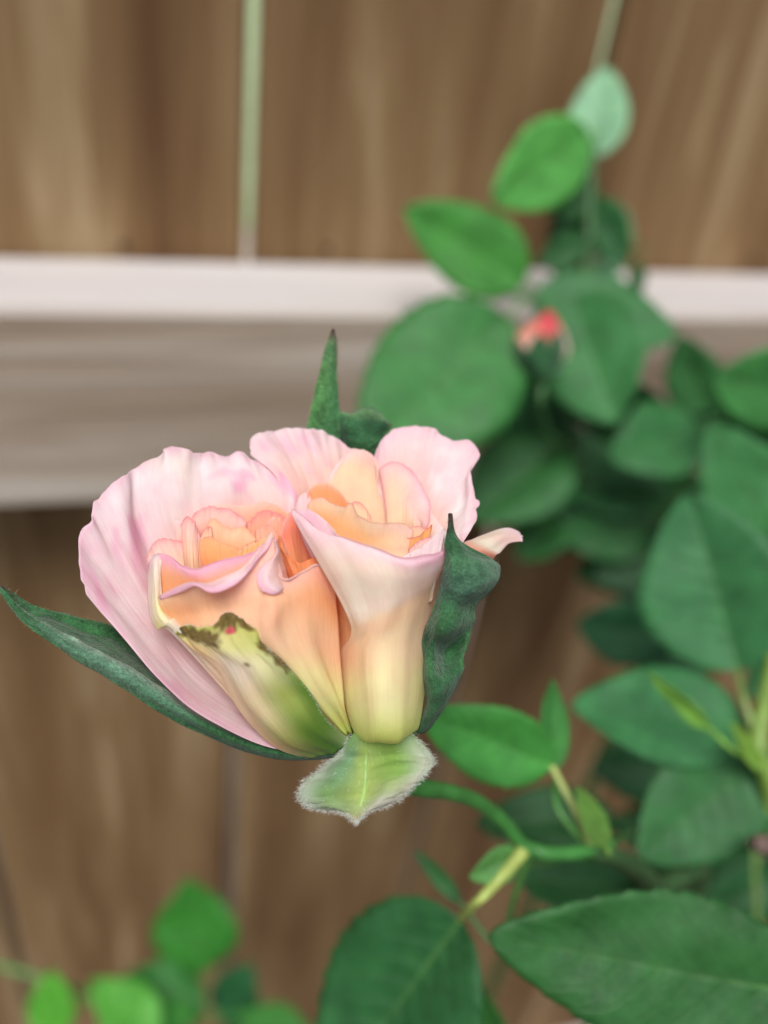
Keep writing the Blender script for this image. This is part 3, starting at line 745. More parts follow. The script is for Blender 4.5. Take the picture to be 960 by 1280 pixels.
# pink inner corner of the folded rim
petal([[(400, 720, -.2), (412, 725, .0), (424, 725, .2)],
       [(378, 672, -.15), (398, 680, .15), (425, 690, .45)],
       [(368, 643, -.15), (377, 637, -.25), (386, 637, -.2), (400, 645, -.05), (414, 658, .25), (424, 672, .6)]],
      [[PP, PP], [LV, LV], [LV, PK]], nu=30, nv=30, ruff=.1, edge=PK)
# RT: little tongue-shaped petal behind the right sepal
petal([[(566, 745, -1.5), (580, 748, -1.3), (594, 742, -1.5)],
       [(573, 687, -.8), (595, 694, -.55), (617, 698, -.8)],
       [(592, 674, -.95), (607, 680, -.7), (625, 691, -.9)],
       [(616, 664, -1.15), (625, 670, -.95), (635, 680, -1.05)],
       [(636, 660, -1.3), (642, 667, -1.2), (647, 677, -1.2)],
       [(648, 664, -1.35), (652, 670, -1.3), (653, 677, -1.25)]],
      [[S(230, 130, 110)] * 2, [S(240, 170, 140), S(235, 160, 130)], [CR_, CR_], [CR_, PP], [PK, PP], [PK, PK]], nu=24, nv=48, ruff=.12, edge=PK, rim=(1, 1, 1))

# G: half-green petal with a browned, ragged top
GG, GY, BR = S(120, 158, 62), S(205, 214, 110), S(116, 92, 54)
def gblot(u, v, c):
    # brown, dried patches near the top and down the right margin, one pink spot
    k = 0
    for (a, b, ru, rv, s) in ((.13, .95, .10, .04, 1.), (.24, .90, .10, .05, 1.), (.34, .85, .08, .05, 1.), (.55, .965, .10, .06, 1.1), (.70, .98, .09, .045, 1.), (.95, .84, .05, .06, 1.), (.90, .74, .09, .06, 1.), (.92, .64, .08, .05, 1.), (.5, .62, .02, .012, .6), (.86, .55, .02, .012, .6)):
        q = ((u - a) / (ru * 1.25)) ** 2 + ((v - b) / (rv * 1.3)) ** 2
        k = max(k, s * max(0, 1.5 - .8 * q + 1.0 * nz(u * 16, v * 22, 1.)))
    k = min(1, k)
    k *= .92; c = c * (1 - k) + (BR * (.9 + .7 * nz(u * 30, v * 40, 4.)) + S(110, 96, 50) * .3) * k
    q = ((u - .56) / .055) ** 2 + ((v - .885) / .028) ** 2 + .5 * nz(u * 20, v * 30, 8.)
    if q < 1: c = S(236, 110, 122) * .85 + c * .15
    return c
gp, GPg = petal([[(382, 946, -2.0), (402, 944, -1.85), (421, 937, -1.85), (439, 925, -1.95)],
       [(343, 933, -1.35), (366, 926, -.95), (390, 912, -.85), (409, 901, -1.05)],
       [(297, 882, -.7), (325, 882, -.25), (360, 870, -.15), (387, 866, -.45)],
       [(270, 833, .0), (302, 833, .42), (337, 831, .52), (360, 834, .25)],
       [(237, 808, .2), (272, 806, .65), (308, 803, .8), (336, 812, .48)],
       [(219, 791, .3), (224, 785, .36), (238, 781, .52), (247, 785, .56), (257, 783, .62), (267, 783, .7), (273, 774, .76), (278, 768, .78), (289, 766, .84), (300, 773, .84), (308, 780, .8), (318, 781, .76), (327, 786, .64), (329, 797, .52)]],
      [[S(200, 205, 130), S(150, 182, 80), S(96, 148, 58), S(190, 210, 150)], [S(252, 222, 178), S(216, 214, 130), S(118, 160, 62), S(118, 160, 68)], [PE, S(252, 238, 196), S(192, 208, 112), S(112, 154, 62)],
       [PE, CR_, S(244, 240, 190), S(170, 192, 100)], [S(253, 230, 170), S(244, 238, 178), S(228, 230, 150), S(196, 208, 110)], [S(214, 222, 120), S(222, 228, 130), S(214, 222, 120), S(200, 212, 110)]],
      nu=84, nv=84, ruff=.35, rf=16, blot=gblot, thick=.0004, rough=.5, wr=.04)

gp['label'] = 'half-green petal with a browned ragged top and one pink spot'
# ------------------------------------------------------------------ sepals
SG, SGD, SGL = S(66, 118, 74), S(46, 90, 58), S(112, 154, 104)
def sepal(rows, cg, label, mt=None, extra=None, nu=30, nv=70, rough=.5, thick=.0005, tipc=S(70, 50, 50)):
    global PN
    gs = []
    for k, (rw, cgr) in enumerate([(rows, cg)] + (extra or [])):
        PN += 1
        P = loft(rw, nu, nv); Wp = np.zeros_like(P); C = np.zeros_like(P)
        for i in range(nv):
            for j in range(nu): Wp[i, j] = fp(P[i, j])
        Nn = normals(Wp)
        for i in range(nv):
            v = i / (nv - 1)
            for j in range(nu):
                u = j / (nu - 1)
                e = min(u, 1 - u)
                taper = min(1, (1 - v) * 6) * min(1, v * 8)
                Wp[i, j] += Nn[i, j] * .001 * taper * rough * (nz(PN * 3., u * 3, v * 7) + .4 * nz(PN * 5., u * 8, v * 18))
                c = bilerp(cgr, u, v)
                if e < .06: c = c * .75 + SGL * .25
                if k == 0 and tipc is not None: q = max(0, (v - .9) / .1); c = c * (1 - q) + tipc * q
                C[i, j] = c
        gs.append((Wp, C))
    o = link('sepal', grid_mesh('sepal', gs), mt or M_SEPAL); keep(o, flower)
    so = o.modifiers.new('thickness', 'SOLIDIFY'); so.thickness = thick; so.offset = 0
    o['label'] = label
    return o, gs
s1, g1 = sepal([[(517, 919, -2.2), (523, 917, -2.1), (530, 914, -2.1), (537, 909, -2.2)],
       [(533, 882, -1.7), (541, 886, -1.3), (551, 885, -1.3), (560, 876, -1.65)],
       [(531, 846, -1.1), (540, 850, -.5), (556, 852, -.75), (575, 842, -1.2)],
       [(530, 822, -.9), (540, 826, -.5), (556, 824, -1.25), (581, 816, -1.0)],
       [(531, 800, -.6), (543, 803, -.3), (558, 808, -1.1), (587, 795, -.75)],
       [(534, 780, -.4), (550, 786, .15), (570, 784, .0), (592, 776, -.6)],
       [(545, 752, -.05), (560, 757, .3), (578, 757, .1), (594, 756, -.35)],
       [(555, 722, .22), (568, 730, .55), (596, 734, .55), (620, 730, -.05)],
       [(558, 697, .32), (567, 705, .6), (596, 708, .55), (624, 712, -.1)],
       [(558, 680, .32), (564, 689, .5), (580, 692, .42), (612, 698, -.1)],
       [(560, 662, .27), (562, 665, .33), (566, 667, .33), (571, 675, .2)],
       [(562, 642, .2), (562.5, 642, .22), (563, 642, .22), (563.5, 642, .2)]],
      [[SG, SGD], [SG, SGD], [S(70, 122, 78), SG], [SGD, SG], [SG, SG], [S(72, 110, 90), S(88, 132, 100)], [SG, S(92, 136, 104)], [SGD, SG], [S(70, 70, 62), S(70, 70, 62)]],
      'dark green crumpled sepal curling against the right of the rose', rough=.5)
DK = S(38, 70, 46)
s2, g2 = sepal([[(445, 925, -2.4), (437, 932, -2.4), (431, 938, -2.3)],
       [(345, 905, -2.6), (350, 926, -2.5), (352, 938, -2.0)],
       [(268, 865, -2.3), (268, 888, -2.1), (268, 906, -1.5)],
       [(212, 818, -1.9), (210, 846, -1.75), (208, 866, -1.0)],
       [(156, 789, -1.4), (152, 808, -1.3), (146, 828, -.5)],
       [(112, 775, -1.0), (106, 790, -.95), (100, 806, -.3)],
       [(75, 766, -.75), (69, 775, -.7), (64, 786, -.2)],
       [(37, 755, -.5), (33, 759, -.45), (30, 765, -.2)],
       [(2, 731, -.3), (1.5, 733, -.3), (1, 735, -.28)]],
      [[SG, SG, SG], [DK, DK, SG], [DK, DK, SG], [DK, DK, S(64, 108, 70)], [DK, S(56, 104, 62), S(66, 116, 72)], [S(60, 108, 68), S(60, 116, 68), S(70, 122, 80)], [SG, S(66, 120, 76), SG], [SG, SG, SG], [SG, SG, SG]],
      'long green folded sepal pointing left beneath the rose', rough=.45,
      extra=[([[(431, 937, -2.25), (427, 941, -2.1), (420, 946, -2.3)],
       [(352, 937, -1.95), (352, 942, -1.75), (350, 948, -2.0)],
       [(268, 905, -1.45), (267, 912, -1.2), (263, 921, -1.45)],
       [(208, 864, -.9), (206, 875, -.65), (196, 886, -.9)],
       [(146, 826, -.35), (142, 834, -.15), (128, 843, -.45)],
       [(100, 804, -.2), (96, 812, -.02), (84, 817, -.2)],
       [(64, 784, -.12), (60, 790, -.02), (52, 793, -.15)],
       [(30, 764, -.15), (27, 768, -.12), (23, 771, -.2)],
       [(1, 734, -.26), (.5, 735, -.26), (0, 737, -.28)]],
      [[SG, SG, SGD], [SG, SG, SGD], [S(140, 172, 150), SG, SGD], [S(160, 188, 166), S(98, 142, 112), SG], [S(164, 192, 170), S(108, 150, 122), S(74, 120, 84)], [S(156, 186, 160), S(104, 148, 118), SG], [S(130, 166, 136), S(90, 134, 100), SG], [SG, SG, SG], [SG, SG, SG]])])
s3, g3 = sepal([[(425, 590, -2.7), (440, 592, -2.7), (455, 590, -2.7)],
       [(387, 545, -2.35), (406, 548, -2.2), (428, 545, -2.3)],
       [(389, 514, -2.3), (408, 516, -2.12), (424, 517, -2.25)],
       [(398, 473, -2.25), (411, 474, -2.15), (421, 476, -2.25)],
       [(408, 436, -2.2), (415, 437, -2.15), (421, 440, -2.2)],
       [(416, 411, -2.15), (417, 411, -2.15), (418, 412, -2.15)]],
      [[SG, SG], [S(84, 138, 84), S(66, 112, 70)], [S(90, 146, 84), S(70, 122, 76)], [S(96, 150, 86), S(78, 128, 80)], [S(96, 140, 90), S(90, 130, 86)], [S(110, 90, 80), S(110, 90, 80)]],
      'upright pointed green sepal behind the top of the rose', rough=.3,
      extra=[([[(432, 585, -2.6), (450, 590, -2.5), (470, 580, -2.6)],
               [(424, 545, -2.35), (445, 550, -2.05), (478, 552, -2.3)],
               [(422, 520, -2.3), (445, 530, -2.0), (487, 533, -2.35)],
               [(426, 517, -2.35), (440, 520, -2.15), (456, 514, -2.2), (470, 518, -2.25), (484, 529, -2.4)],
               [(428, 517, -2.5), (440, 518, -2.4), (457, 510, -2.4), (472, 515, -2.45), (483, 527, -2.5)]],
              [[SG, SG], [SGD, SG], [SG, SGD], [SGL, SGL], [SGD, SGD]])])
FZ = S(226, 234, 216)
s4, g4 = sepal([[(438, 922, -1.75), (447, 914, -1.6), (456, 912, -1.55), (482, 912, -1.55), (513, 914, -1.8)],
       [(416, 949, -2.1), (436, 948, -1.8), (456, 947, -1.85), (492, 943, -1.75), (540, 944, -2.0)],
       [(389, 970, -2.0), (421, 971, -1.6), (456, 971, -1.78), (496, 965, -1.5), (538, 961, -1.75)],
       [(374, 994, -1.9), (410, 992, -1.45), (453, 993, -1.72), (489, 983, -1.38), (518, 979, -1.6)],
       [(387, 1008, -1.85), (415, 1007, -1.42), (448, 1010, -1.66), (478, 1001, -1.4), (503, 995, -1.55)],
       [(420, 1012, -1.85), (432, 1015, -1.6), (446, 1027, -1.65), (459, 1013, -1.6), (482, 1006, -1.7)]],
      [[S(150, 186, 126), S(150, 190, 116), S(196, 216, 120), S(160, 196, 104), S(170, 200, 140)],
       [FZ, S(142, 182, 138), S(190, 214, 124), S(156, 196, 98), FZ], [FZ, S(138, 180, 132), S(192, 214, 126), S(156, 196, 100), FZ],
       [FZ, S(140, 180, 112), S(196, 214, 124), S(190, 208, 150), S(226, 222, 208)], [FZ, S(170, 196, 140), S(190, 208, 140), S(222, 222, 204), S(226, 220, 208)], [FZ, FZ, S(190, 180, 140), S(226, 220, 206), S(222, 216, 200)]],
      'short downturned sepal with woolly white margins under the rose', mt=M_PETAL, nu=44, nv=48, rough=.6, tipc=None)

tube('sepal_midrib', [g4[0][0][i, 22] - (W @ np.array([0, 0, 1.])) * .0001 for i in (2, 10, 18, 26, 34, 44)], [.0003, .00035, .0003, .00015], M_STEM, flower, seg=8, n=40, colour=S(150, 180, 104))
# woolly hairs on the downturned sepal, gland hairs on the margins of the others
view_dir = W @ np.array([0, 0, 1.])
def margin(G):
    nv, nu = G.shape[:2]
    c = (np.array(G[nv // 2, nu // 2]))
    pts, dirs = [], []
    for i in range(2, nv):
        pts.append(G[i, 0]); dirs.append(G[i, 0] - G[i, 2])
        pts.append(G[i, -1]); dirs.append(G[i, -1] - G[i, -3])
    for j in range(nu):
        pts.append(G[-1, j]); dirs.append(G[-1, j] - G[-3, j])
    dirs = [d / (np.linalg.norm(d) + 1e-9) for d in dirs]
    return pts, dirs
rnd = random.Random(5)
G4 = g4[0][0]; pts, dirs = margin(G4)
N4 = normals(G4); N4 = N4 * np.where((N4 @ view_dir)[..., None] > 0, -1, 1)
R_, D_, L_ = [], [], []
for p, d in zip(pts, dirs):
    for k in range(9):
        R_.append(p - d * rnd.random() * .0008 - view_dir * .0001 + np.array([rnd.gauss(0, .0002) for _ in range(3)])); D_.append(d + .5 * (-view_dir) * rnd.random()); L_.append(rnd.uniform(.0003, .0008))
for i in range(G4.shape[0]):
    for j in range(G4.shape[1]):
        e = min(j, G4.shape[1] - 1 - j, (G4.shape[0] - 1 - i) * 1.0)
        q = 2.5 if e < 4 else .12
        for k in range(int(q + rnd.random())):
            R_.append(G4[i, j] + N4[i, j] * .00022 + np.array([rnd.gauss(0, .0002) for _ in range(3)]))
            dd = G4[i, j] - G4[max(i - 3, 0), G4.shape[1] // 2]; dd = dd / (np.linalg.norm(dd) + 1e-9)
            D_.append(N4[i, j] * .7 + dd); L_.append(rnd.uniform(.0003, .0007))
strands('woolly_hair', R_, D_, L_, .000026, M_FUZZ, flower, droop=.1, curl=.35)
R_, D_, L_ = [], [], []
for G in (g1[0][0], g2[0][0], g2[1][0], g3[0][0], g3[1][0]):
    nv, nu = G.shape[:2]
    for i in range(4, nv - 2):
        for j, jj in ((0, 2), (nu - 1, nu - 3)):
            if G is g2[1][0] and j == 0: continue
            for _k in range(1 if G is g1[0][0] else 2):
                d = G[i, j] - G[i, jj]; d /= np.linalg.norm(d) + 1e-9
                R_.append(G[i, j] + rnd.random() * (G[i + 1, j] - G[i, j])); D_.append(d - .2 * view_dir); L_.append(rnd.uniform(.0002, .0008))
strands('gland_hair', R_, D_, L_, .000036, M_GLAND, flower, curl=.3)
# the fold ridge of the long sepal is fringed with pale hairs
R_, D_, L_ = [], [], []
G = g2[1][0]
for i in range(6, G.shape[0] - 3):
    for k in range(16):
        R_.append(G[i, rnd.choice((0, 0, 1, 2, 3))] + rnd.random() * (G[i + 1, 0] - G[i, 0])); D_.append(-view_dir * .7 + np.array([0, 0, .6])); L_.append(rnd.uniform(.0001, .0004))
strands('ridge_hair', R_, D_, L_, .00002, M_FUZZ, flower, curl=.5)
# fuzz along the margin of the half-green petal
R_, D_, L_ = [], [], []
for i in range(8, 82):
    for k in range(7):
        d = GPg[i, -1] - GPg[i, -4]; d /= np.linalg.norm(d)
        R_.append(GPg[i, -1] - d * rnd.random() * .0003 - view_dir * .0002 + rnd.random() * (GPg[i + 1, -1] - GPg[i, -1])); D_.append(d * .8 - .6 * view_dir); L_.append(rnd.uniform(.0002, .0005))
for j in range(0, 84):
    for k in range(5):
        d = GPg[-1, j] - GPg[-4, j]; d /= np.linalg.norm(d)
        R_.append(GPg[-1, j] - d * rnd.random() * .0003); D_.append(d - .4 * view_dir); L_.append(rnd.uniform(.0002, .0005))
strands('petal_fuzz', R_, D_, L_, .000018, M_FUZZ, flower, curl=.4)

# nail heads in the pickets just above the middle rail
def nail_mesh():
    V, Fs = [(0, -.0008, 0)], []
    for r, y in ((.0012, -.0007), (.0018, -.0002), (.0018, .002)):
        V += [(r * math.cos(a * math.pi / 5), y, r * math.sin(a * math.pi / 5)) for a in range(10)]
    Fs += [(0, 1 + (a + 1) % 10, 1 + a) for a in range(10)]
    for k in range(2): Fs += [(1 + 10 * k + a, 1 + 10 * k + (a + 1) % 10, 11 + 10 * k + (a + 1) % 10, 11 + 10 * k + a) for a in range(10)]
    me = bpy.data.meshes.new('nail'); me.from_pydata(V, [], Fs); me.update(); return me
NM = nail_mesh(); M_NAIL = soil_material('rusty_nail', [(.3, S(52, 40, 34)), (.7, S(84, 62, 48))], 900)
for i in range(4, 11):
    for dx in (.035, .105):
        o = link('nail', NM, M_NAIL); o.location = (seams[i] + dx + .004 * nz(i * 3.3, dx * 9, 0), PICK_Y0 - .0002, ZR + .006 + .004 * nz(i * 1.7, dx * 30, 2))
        o.parent = fence; o.matrix_parent_inverse = Matrix.Translation(-Vector(fence.location))

# ------------------------------------------------------------------ leaves of the flowering shoot
YS = S(160, 176, 92)
leaf(shoot, (690, 958, .197), (528, 893, .186), 104, roll=20, fold=14, bend=.08, colour=S(88, 158, 78), pet=[(704, 985, .195), (722, 1018, .193), (742, 1060, .191)], pr=.0008, petcol=YS)
leaf(shoot, (694, 960, .198), (690, 850, .196), 44, roll=-35, fold=20, colour=S(80, 140, 72), stem=stem_line)
leaf(shoot, (576, 1148, .195), (410, 1372, .210), 215, roll=-10, fold=16, bend=.10, colour=S(56, 108, 64), pet=[(596, 1128, .18), (625, 1098, .182), (655, 1062, .182)], pr=.0010, petcol=YS)
leaf(shoot, (650, 1068, .184), (588, 1098, .180), 46, roll=25, fold=25, colour=S(112, 156, 90), stem=stem_line, teeth=5)
leaf(shoot, (575, 1128, .20), (519, 1064, .205), 22, roll=10, fold=20, colour=S(60, 112, 60), stem=stem_line, teeth=4)
leaf(shoot, (757, 1058, .19), (722, 985, .186), 34, roll=-20, fold=25, colour=S(130, 160, 80), stem=stem_line, teeth=4)
leaf(shoot, (768, 1022, .255), (596, 1030, .25), 92, roll=-20, fold=12, colour=S(44, 92, 50), stem=stem_line)
leaf(shoot, (650, 1098, .225), (832, 1110, .23), 92, roll=25, fold=12, colour=S(56, 104, 62), stem=stem_line)
leaf(shoot, (606, 1345, .235), (604, 1236, .225), 76, roll=15, fold=14, colour=S(74, 132, 66), pet=[(640, 1400, .25), (720, 1300, .26), (835, 1180, .28)])

# ------------------------------------------------------------------ tall cane with the pink bud, close to the fence
gB = np.array([*at(760, 640, .36)[:2], 0.0])
tall = empty('rose_cane', Vector(gB), 'tall leafy rose cane with a closed pink bud beside the fence rail', 'rose', 'rose canes by the fence')
cB = [at(741, 178, .343), at(738, 240, .345), at(735, 330, .348), at(722, 430, .353), at(715, 540, .358), at(750, 640, .37), at(830, 760, .40)]
cB += [cB[-1] * .6 + gB * .4, cB[-1] * .25 + gB * .75, gB]
tube('cane', cB, [.0014, .0018, .002, .0024, .0028, .0034, .004, .0046], M_STEM, tall, seg=12, n=100, colour=S(56, 98, 50), bumps=.08)
lineB = cr(np.array(cB), np.linspace(0, len(cB) - 1, 160))
BK = .058
LB = [((736, 172, .275), (615, 250, .262), 108, 15, 10, .10, S(112, 180, 92)),
      ((656, 352, .275), (507, 260, .262), 108, -15, 14, .10, S(84, 150, 66)),
      ((634, 398, .245), (452, 575, .228), 196, -8, 12, .08, S(74, 134, 72)),
      ((668, 372, .262), (846, 420, .258), 110, 20, 10, .08, S(70, 126, 76)),
      ((715, 372, .262), (768, 528, .250), 150, -10, 12, .06, S(78, 136, 84)),
      ((742, 196, .30), (758, 84, .305), 76, 10, 16, .10, S(170, 200, 176)),
      ((757, 352, .305), (782, 262, .31), 46, 30, 16, .10, S(165, 200, 176)),
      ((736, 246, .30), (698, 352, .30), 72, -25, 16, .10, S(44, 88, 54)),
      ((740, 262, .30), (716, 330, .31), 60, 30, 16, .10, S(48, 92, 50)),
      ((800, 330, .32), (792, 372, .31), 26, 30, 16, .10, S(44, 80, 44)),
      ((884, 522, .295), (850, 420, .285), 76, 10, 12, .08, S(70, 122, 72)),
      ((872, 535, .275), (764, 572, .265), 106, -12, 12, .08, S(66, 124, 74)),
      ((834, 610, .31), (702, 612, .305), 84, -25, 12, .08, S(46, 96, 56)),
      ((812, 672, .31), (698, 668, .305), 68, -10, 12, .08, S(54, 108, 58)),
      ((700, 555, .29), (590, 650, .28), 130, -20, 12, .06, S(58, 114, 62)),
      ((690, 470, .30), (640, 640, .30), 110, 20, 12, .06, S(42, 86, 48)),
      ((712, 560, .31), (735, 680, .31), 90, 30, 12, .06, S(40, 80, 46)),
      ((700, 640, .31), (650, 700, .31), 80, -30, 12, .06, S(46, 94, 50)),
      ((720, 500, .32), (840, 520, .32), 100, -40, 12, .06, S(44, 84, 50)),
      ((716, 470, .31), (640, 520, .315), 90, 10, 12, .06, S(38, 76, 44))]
LB += [((700, 520, .315), (612, 470, .31), 90, 10, 12, .06, S(60, 116, 64)), ((690, 600, .32), (600, 560, .32), 100, 20, 12, .06, S(50, 100, 56)),
       ((760, 560, .325), (690, 600, .32), 90, -10, 12, .06, S(52, 104, 58)), ((770, 640, .32), (660, 655, .32), 96, 15, 12, .06, S(54, 108, 58)),
       ((800, 560, .33), (745, 500, .33), 90, 20, 12, .06, S(50, 98, 58)), ((820, 700, .33), (720, 720, .33), 80, -15, 12, .06, S(46, 94, 52)),
       ((860, 640, .33), (790, 600, .33), 100, 10, 12, .06, S(48, 98, 54)), ((900, 560, .33), (860, 480, .33), 90, -10, 12, .06, S(58, 112, 66)),
       ((850, 760, .33), (770, 700, .33), 90, 15, 12, .06, S(44, 90, 48)), ((720, 460, .315), (650, 540, .315), 90, -20, 12, .06, S(52, 104, 54)),
       ((880, 800, .32), (800, 850, .32), 90, 15, 12, .06, S(40, 86, 52)), ((900, 700, .32), (850, 600, .33), 110, -15, 12, .06, S(46, 94, 52))]
LB += [((738, 215, .288), (690, 275, .285), 66, 15, 14, .08, S(52, 104, 54)), ((742, 250, .288), (782, 330, .288), 60, -15, 14, .08, S(60, 112, 66)), ((735, 300, .285), (672, 330, .285), 44, 10, 14, .08, S(56, 108, 58))]
LB = [(b, t, w, r_, f_, e_, c if c[1] > .13 else c * 1.4) for (b, t, w, r_, f_, e_, c) in LB]
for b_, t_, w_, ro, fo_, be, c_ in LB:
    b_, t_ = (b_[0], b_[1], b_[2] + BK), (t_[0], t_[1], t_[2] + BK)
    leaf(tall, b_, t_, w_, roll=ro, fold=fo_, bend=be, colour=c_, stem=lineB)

# the bud: green calyx (part) with sepals and rolled petals
def bud():
    a = lambda x, y, q=0: at(x, y, .298 - q * .01)
    tube('bud_stalk', [a(680, 470), a(676, 505), at(684, 540, .32), at(715, 570, .355)], [.0011, .0012, .0015], M_STEM, tall, n=30, colour=S(60, 108, 56))
    cx = tube('flower_bud', [a(680, 474), a(679, 466), a(679, 455), a(681, 440), a(682, 424), a(684, 408)], [.0014, .0036, .0042, .0058, .0052, .0028], M_STEM, tall, seg=22, n=30, colour=S(58, 104, 54))
    cx['label'] = 'closed rose bud with a pink tip and green sepals'
    def bp_(rows, cg, name, mt):
        P = loft(rows, 26, 26); Wp = np.zeros_like(P); C = np.zeros_like(P)
        for i in range(26):
            for j in range(26):
                Wp[i, j] = at(P[i, j, 0], P[i, j, 1], .298 - P[i, j, 2] * .01); C[i, j] = bilerp(cg, j / 25, i / 25)
        o = link(name, grid_mesh(name, [(Wp, C)]), mt); keep(o, cx)
        so = o.modifiers.new('thickness', 'SOLIDIFY'); so.thickness = .0004; so.offset = 0
    RP, RC = S(246, 124, 128), S(238, 92, 108)
    bp_([[(664, 450, .2), (680, 455, .5), (698, 450, .2)], [(664, 420, .25), (682, 424, .55), (699, 420, .25)], [(672, 402, .15), (684, 400, .4), (697, 402, .1)], [(680, 391, .0), (686, 388, .1), (692, 392, .0)]],
        [[PP, PP], [S(250, 150, 140), RP], [RP, RC], [RC, RC]], 'petal', M_PETAL)
    bp_([[(650, 455, .1), (664, 462, .35), (678, 455, .5)], [(643, 436, .1), (655, 438, .45), (672, 430, .6)], [(645, 420, .1), (658, 415, .35), (674, 408, .5)], [(658, 408, .0), (668, 402, .2), (680, 396, .3)]],
        [[S(235, 205, 175), PE], [S(240, 205, 175), PP], [S(240, 190, 165), S(250, 160, 140)], [SA, RP]], 'petal', M_PETAL)
    bp_([[(690, 455, .3), (700, 452, .1), (706, 450, -.1)], [(694, 435, .35), (705, 432, .1), (712, 436, -.1)], [(694, 415, .3), (702, 415, .1), (708, 424, -.1)], [(692, 402, .2), (697, 402, .1), (702, 408, .0)]],
        [[PE, PE], [PP, CR_], [SA, PP], [RP, SA]], 'petal', M_PETAL)
    for rows in ([[(668, 470, .3), (678, 474, .5), (690, 470, .4)], [(655, 448, .5), (672, 452, .8), (688, 446, .75)], [(662, 432, .65), (674, 430, .85), (684, 428, .8)], [(672, 416, .7), (674, 415, .72), (676, 416, .7)]],
                 [[(680, 472, .4), (690, 472, .4), (698, 466, .1)], [(684, 448, .8), (698, 446, .55), (706, 442, .1)], [(690, 430, .75), (698, 428, .6), (705, 426, .2)], [(698, 414, .5), (699, 413, .5), (700, 414, .45)]],
                 [[(660, 466, .0), (666, 470, .2), (674, 472, .3)], [(645, 448, .0), (652, 450, .35), (664, 450, .6)], [(642, 434, .0), (647, 434, .3), (654, 434, .5)], [(643, 422, .1), (644, 421, .15), (645, 422, .2)]]):
        bp_(rows, [[SG, SG], [SGD, SG], [SG, SGD], [SGD, SGD]], 'sepal', M_SEPAL)
bud()

# ------------------------------------------------------------------ leafy cane on the right
gC = np.array([*at(985, 980, .25)[:2], 0.0])
right = empty('rose_cane', Vector(gC), 'rose cane with large matt leaves filling the right edge of the view', 'rose', 'rose canes by the fence')
cC = [at(1010, 440, .292), at(1000, 560, .277), at(990, 700, .257), at(966, 830, .237), at(948, 930, .227), at(962, 985, .227), at(975, 1080, .235), at(985, 1200, .25)]
cC += [cC[-1] * .55 + gC * .45, gC]
tube('cane', cC, [.0014, .0016, .0018, .002, .0022, .0026, .003, .0038, .0046], M_STEM, right, seg=12, n=90, colour=S(120, 150, 66), bumps=.08)
lineC = cr(np.array(cC), np.linspace(0, len(cC) - 1, 160))
LC = [((1010, 492, .268), (893, 474, .262), 112, 10, 12, .08, S(80, 140, 78), None),
      ((972, 690, .245), (888, 530, .238), 120, -15, 12, .06, S(78, 136, 84), None),
      ((922, 838, .214), (862, 618, .216), 190, 12, 18, .06, S(78, 134, 90), [(928, 868, .233), (938, 900, .23), (948, 930, .227)]),
      ((930, 905, .205), (715, 882, .198), 128, -18, 12, .07, S(72, 130, 84), None),
      ((962, 935, .205), (798, 1072, .190), 150, 10, 12, .07, S(66, 116, 70), None),
      ((1010, 1246, .178), (611, 1171, .170), 196, 14, 14, .07, S(62, 110, 60), None),
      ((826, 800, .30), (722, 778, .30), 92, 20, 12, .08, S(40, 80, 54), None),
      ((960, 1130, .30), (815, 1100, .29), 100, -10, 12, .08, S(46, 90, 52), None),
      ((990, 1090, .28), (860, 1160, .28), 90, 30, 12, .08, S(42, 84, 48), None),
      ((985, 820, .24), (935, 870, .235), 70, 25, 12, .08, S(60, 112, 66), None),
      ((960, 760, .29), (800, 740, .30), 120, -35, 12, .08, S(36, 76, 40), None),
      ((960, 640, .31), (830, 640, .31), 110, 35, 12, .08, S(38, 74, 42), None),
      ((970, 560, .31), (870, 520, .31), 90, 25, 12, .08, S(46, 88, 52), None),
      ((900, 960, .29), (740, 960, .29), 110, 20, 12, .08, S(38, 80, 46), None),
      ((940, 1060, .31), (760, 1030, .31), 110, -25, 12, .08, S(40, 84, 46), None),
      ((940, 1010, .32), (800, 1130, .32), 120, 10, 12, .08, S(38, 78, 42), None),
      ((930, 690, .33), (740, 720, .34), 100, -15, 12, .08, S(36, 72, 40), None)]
LC = [(b, t, w, r_, f_, e_, c if c[1] > .13 else c * 1.4, p_) for (b, t, w, r_, f_, e_, c, p_) in LC]
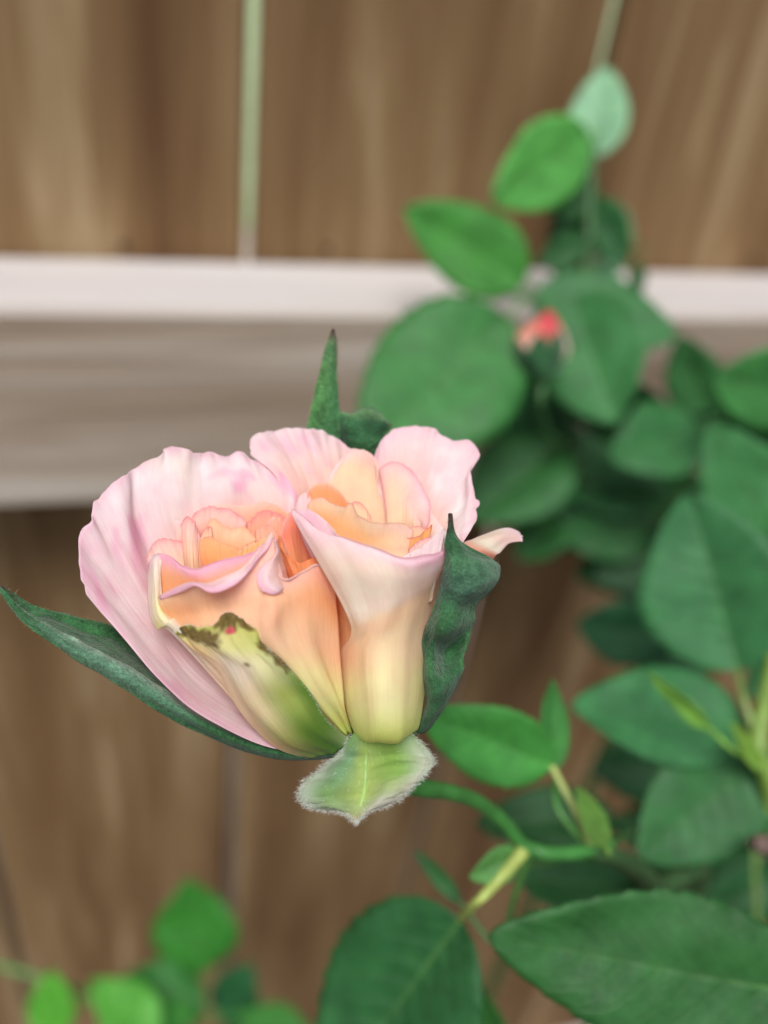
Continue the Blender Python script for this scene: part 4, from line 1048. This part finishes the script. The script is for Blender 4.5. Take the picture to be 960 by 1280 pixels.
for b_, t_, w_, ro, fo_, be, c_, pt in LC:
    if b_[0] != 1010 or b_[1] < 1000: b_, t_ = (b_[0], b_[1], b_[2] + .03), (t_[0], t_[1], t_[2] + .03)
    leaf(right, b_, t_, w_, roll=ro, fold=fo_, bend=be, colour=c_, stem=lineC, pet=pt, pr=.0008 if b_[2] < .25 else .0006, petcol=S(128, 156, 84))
leaf(right, (884, 908, .216), (812, 842, .210), 24, roll=30, fold=35, colour=S(150, 186, 84), stem=lineC, teeth=4)
leaf(right, (952, 962, .223), (915, 905, .216), 26, roll=-30, fold=35, colour=S(160, 182, 84), stem=lineC, teeth=4)
tube('woody_stub', [at(940, 1054, .21), at(952, 1056, .212), at(966, 1062, .222), at(975, 1080, .235)], [.0012, .0022, .0024, .0026], M_STEM, right, n=24, seg=14, colour=S(112, 92, 84), bumps=.35)

# ------------------------------------------------------------------ young plant low by the fence
gD = np.array([*at(150, 1330, .50)[:2], 0.0])
young = empty('seedling', Vector(gD), 'small bright green leafy shoot low against the fence, bottom left', 'plant')
cD = [at(-20, 1202, .42), at(50, 1222, .42), at(110, 1246, .425), at(170, 1290, .44), at(190, 1340, .46)]
cD += [cD[-1] * .6 + gD * .4, gD]
tube('stem', cD, [.0013, .0016, .0018, .002, .0028], M_STEM, young, n=60, colour=S(84, 136, 60))
lineD = cr(np.array(cD), np.linspace(0, len(cD) - 1, 100))
for b_, t_, w_, ro, c_ in (((250, 1218, .43), (236, 1096, .42), 112, 10, S(70, 140, 54)), ((256, 1262, .42), (146, 1226, .41), 92, -15, S(62, 128, 56)),
                          ((62, 1300, .41), (66, 1212, .405), 60, 15, S(112, 182, 66)), ((200, 1300, .40), (112, 1224, .395), 74, -10, S(110, 178, 72)),
                          ((284, 1288, .45), (312, 1204, .44), 78, 20, S(52, 108, 70)), ((390, 1290, .44), (290, 1268, .43), 50, -10, S(76, 140, 60)),
                          ((150, 1310, .42), (240, 1260, .41), 70, 10, S(90, 156, 70))):
    leaf(young, b_, t_, w_, roll=ro, fold=12, bend=.08, colour=c_, stem=lineD, shape=.44, blunt=.85, wave=.09)
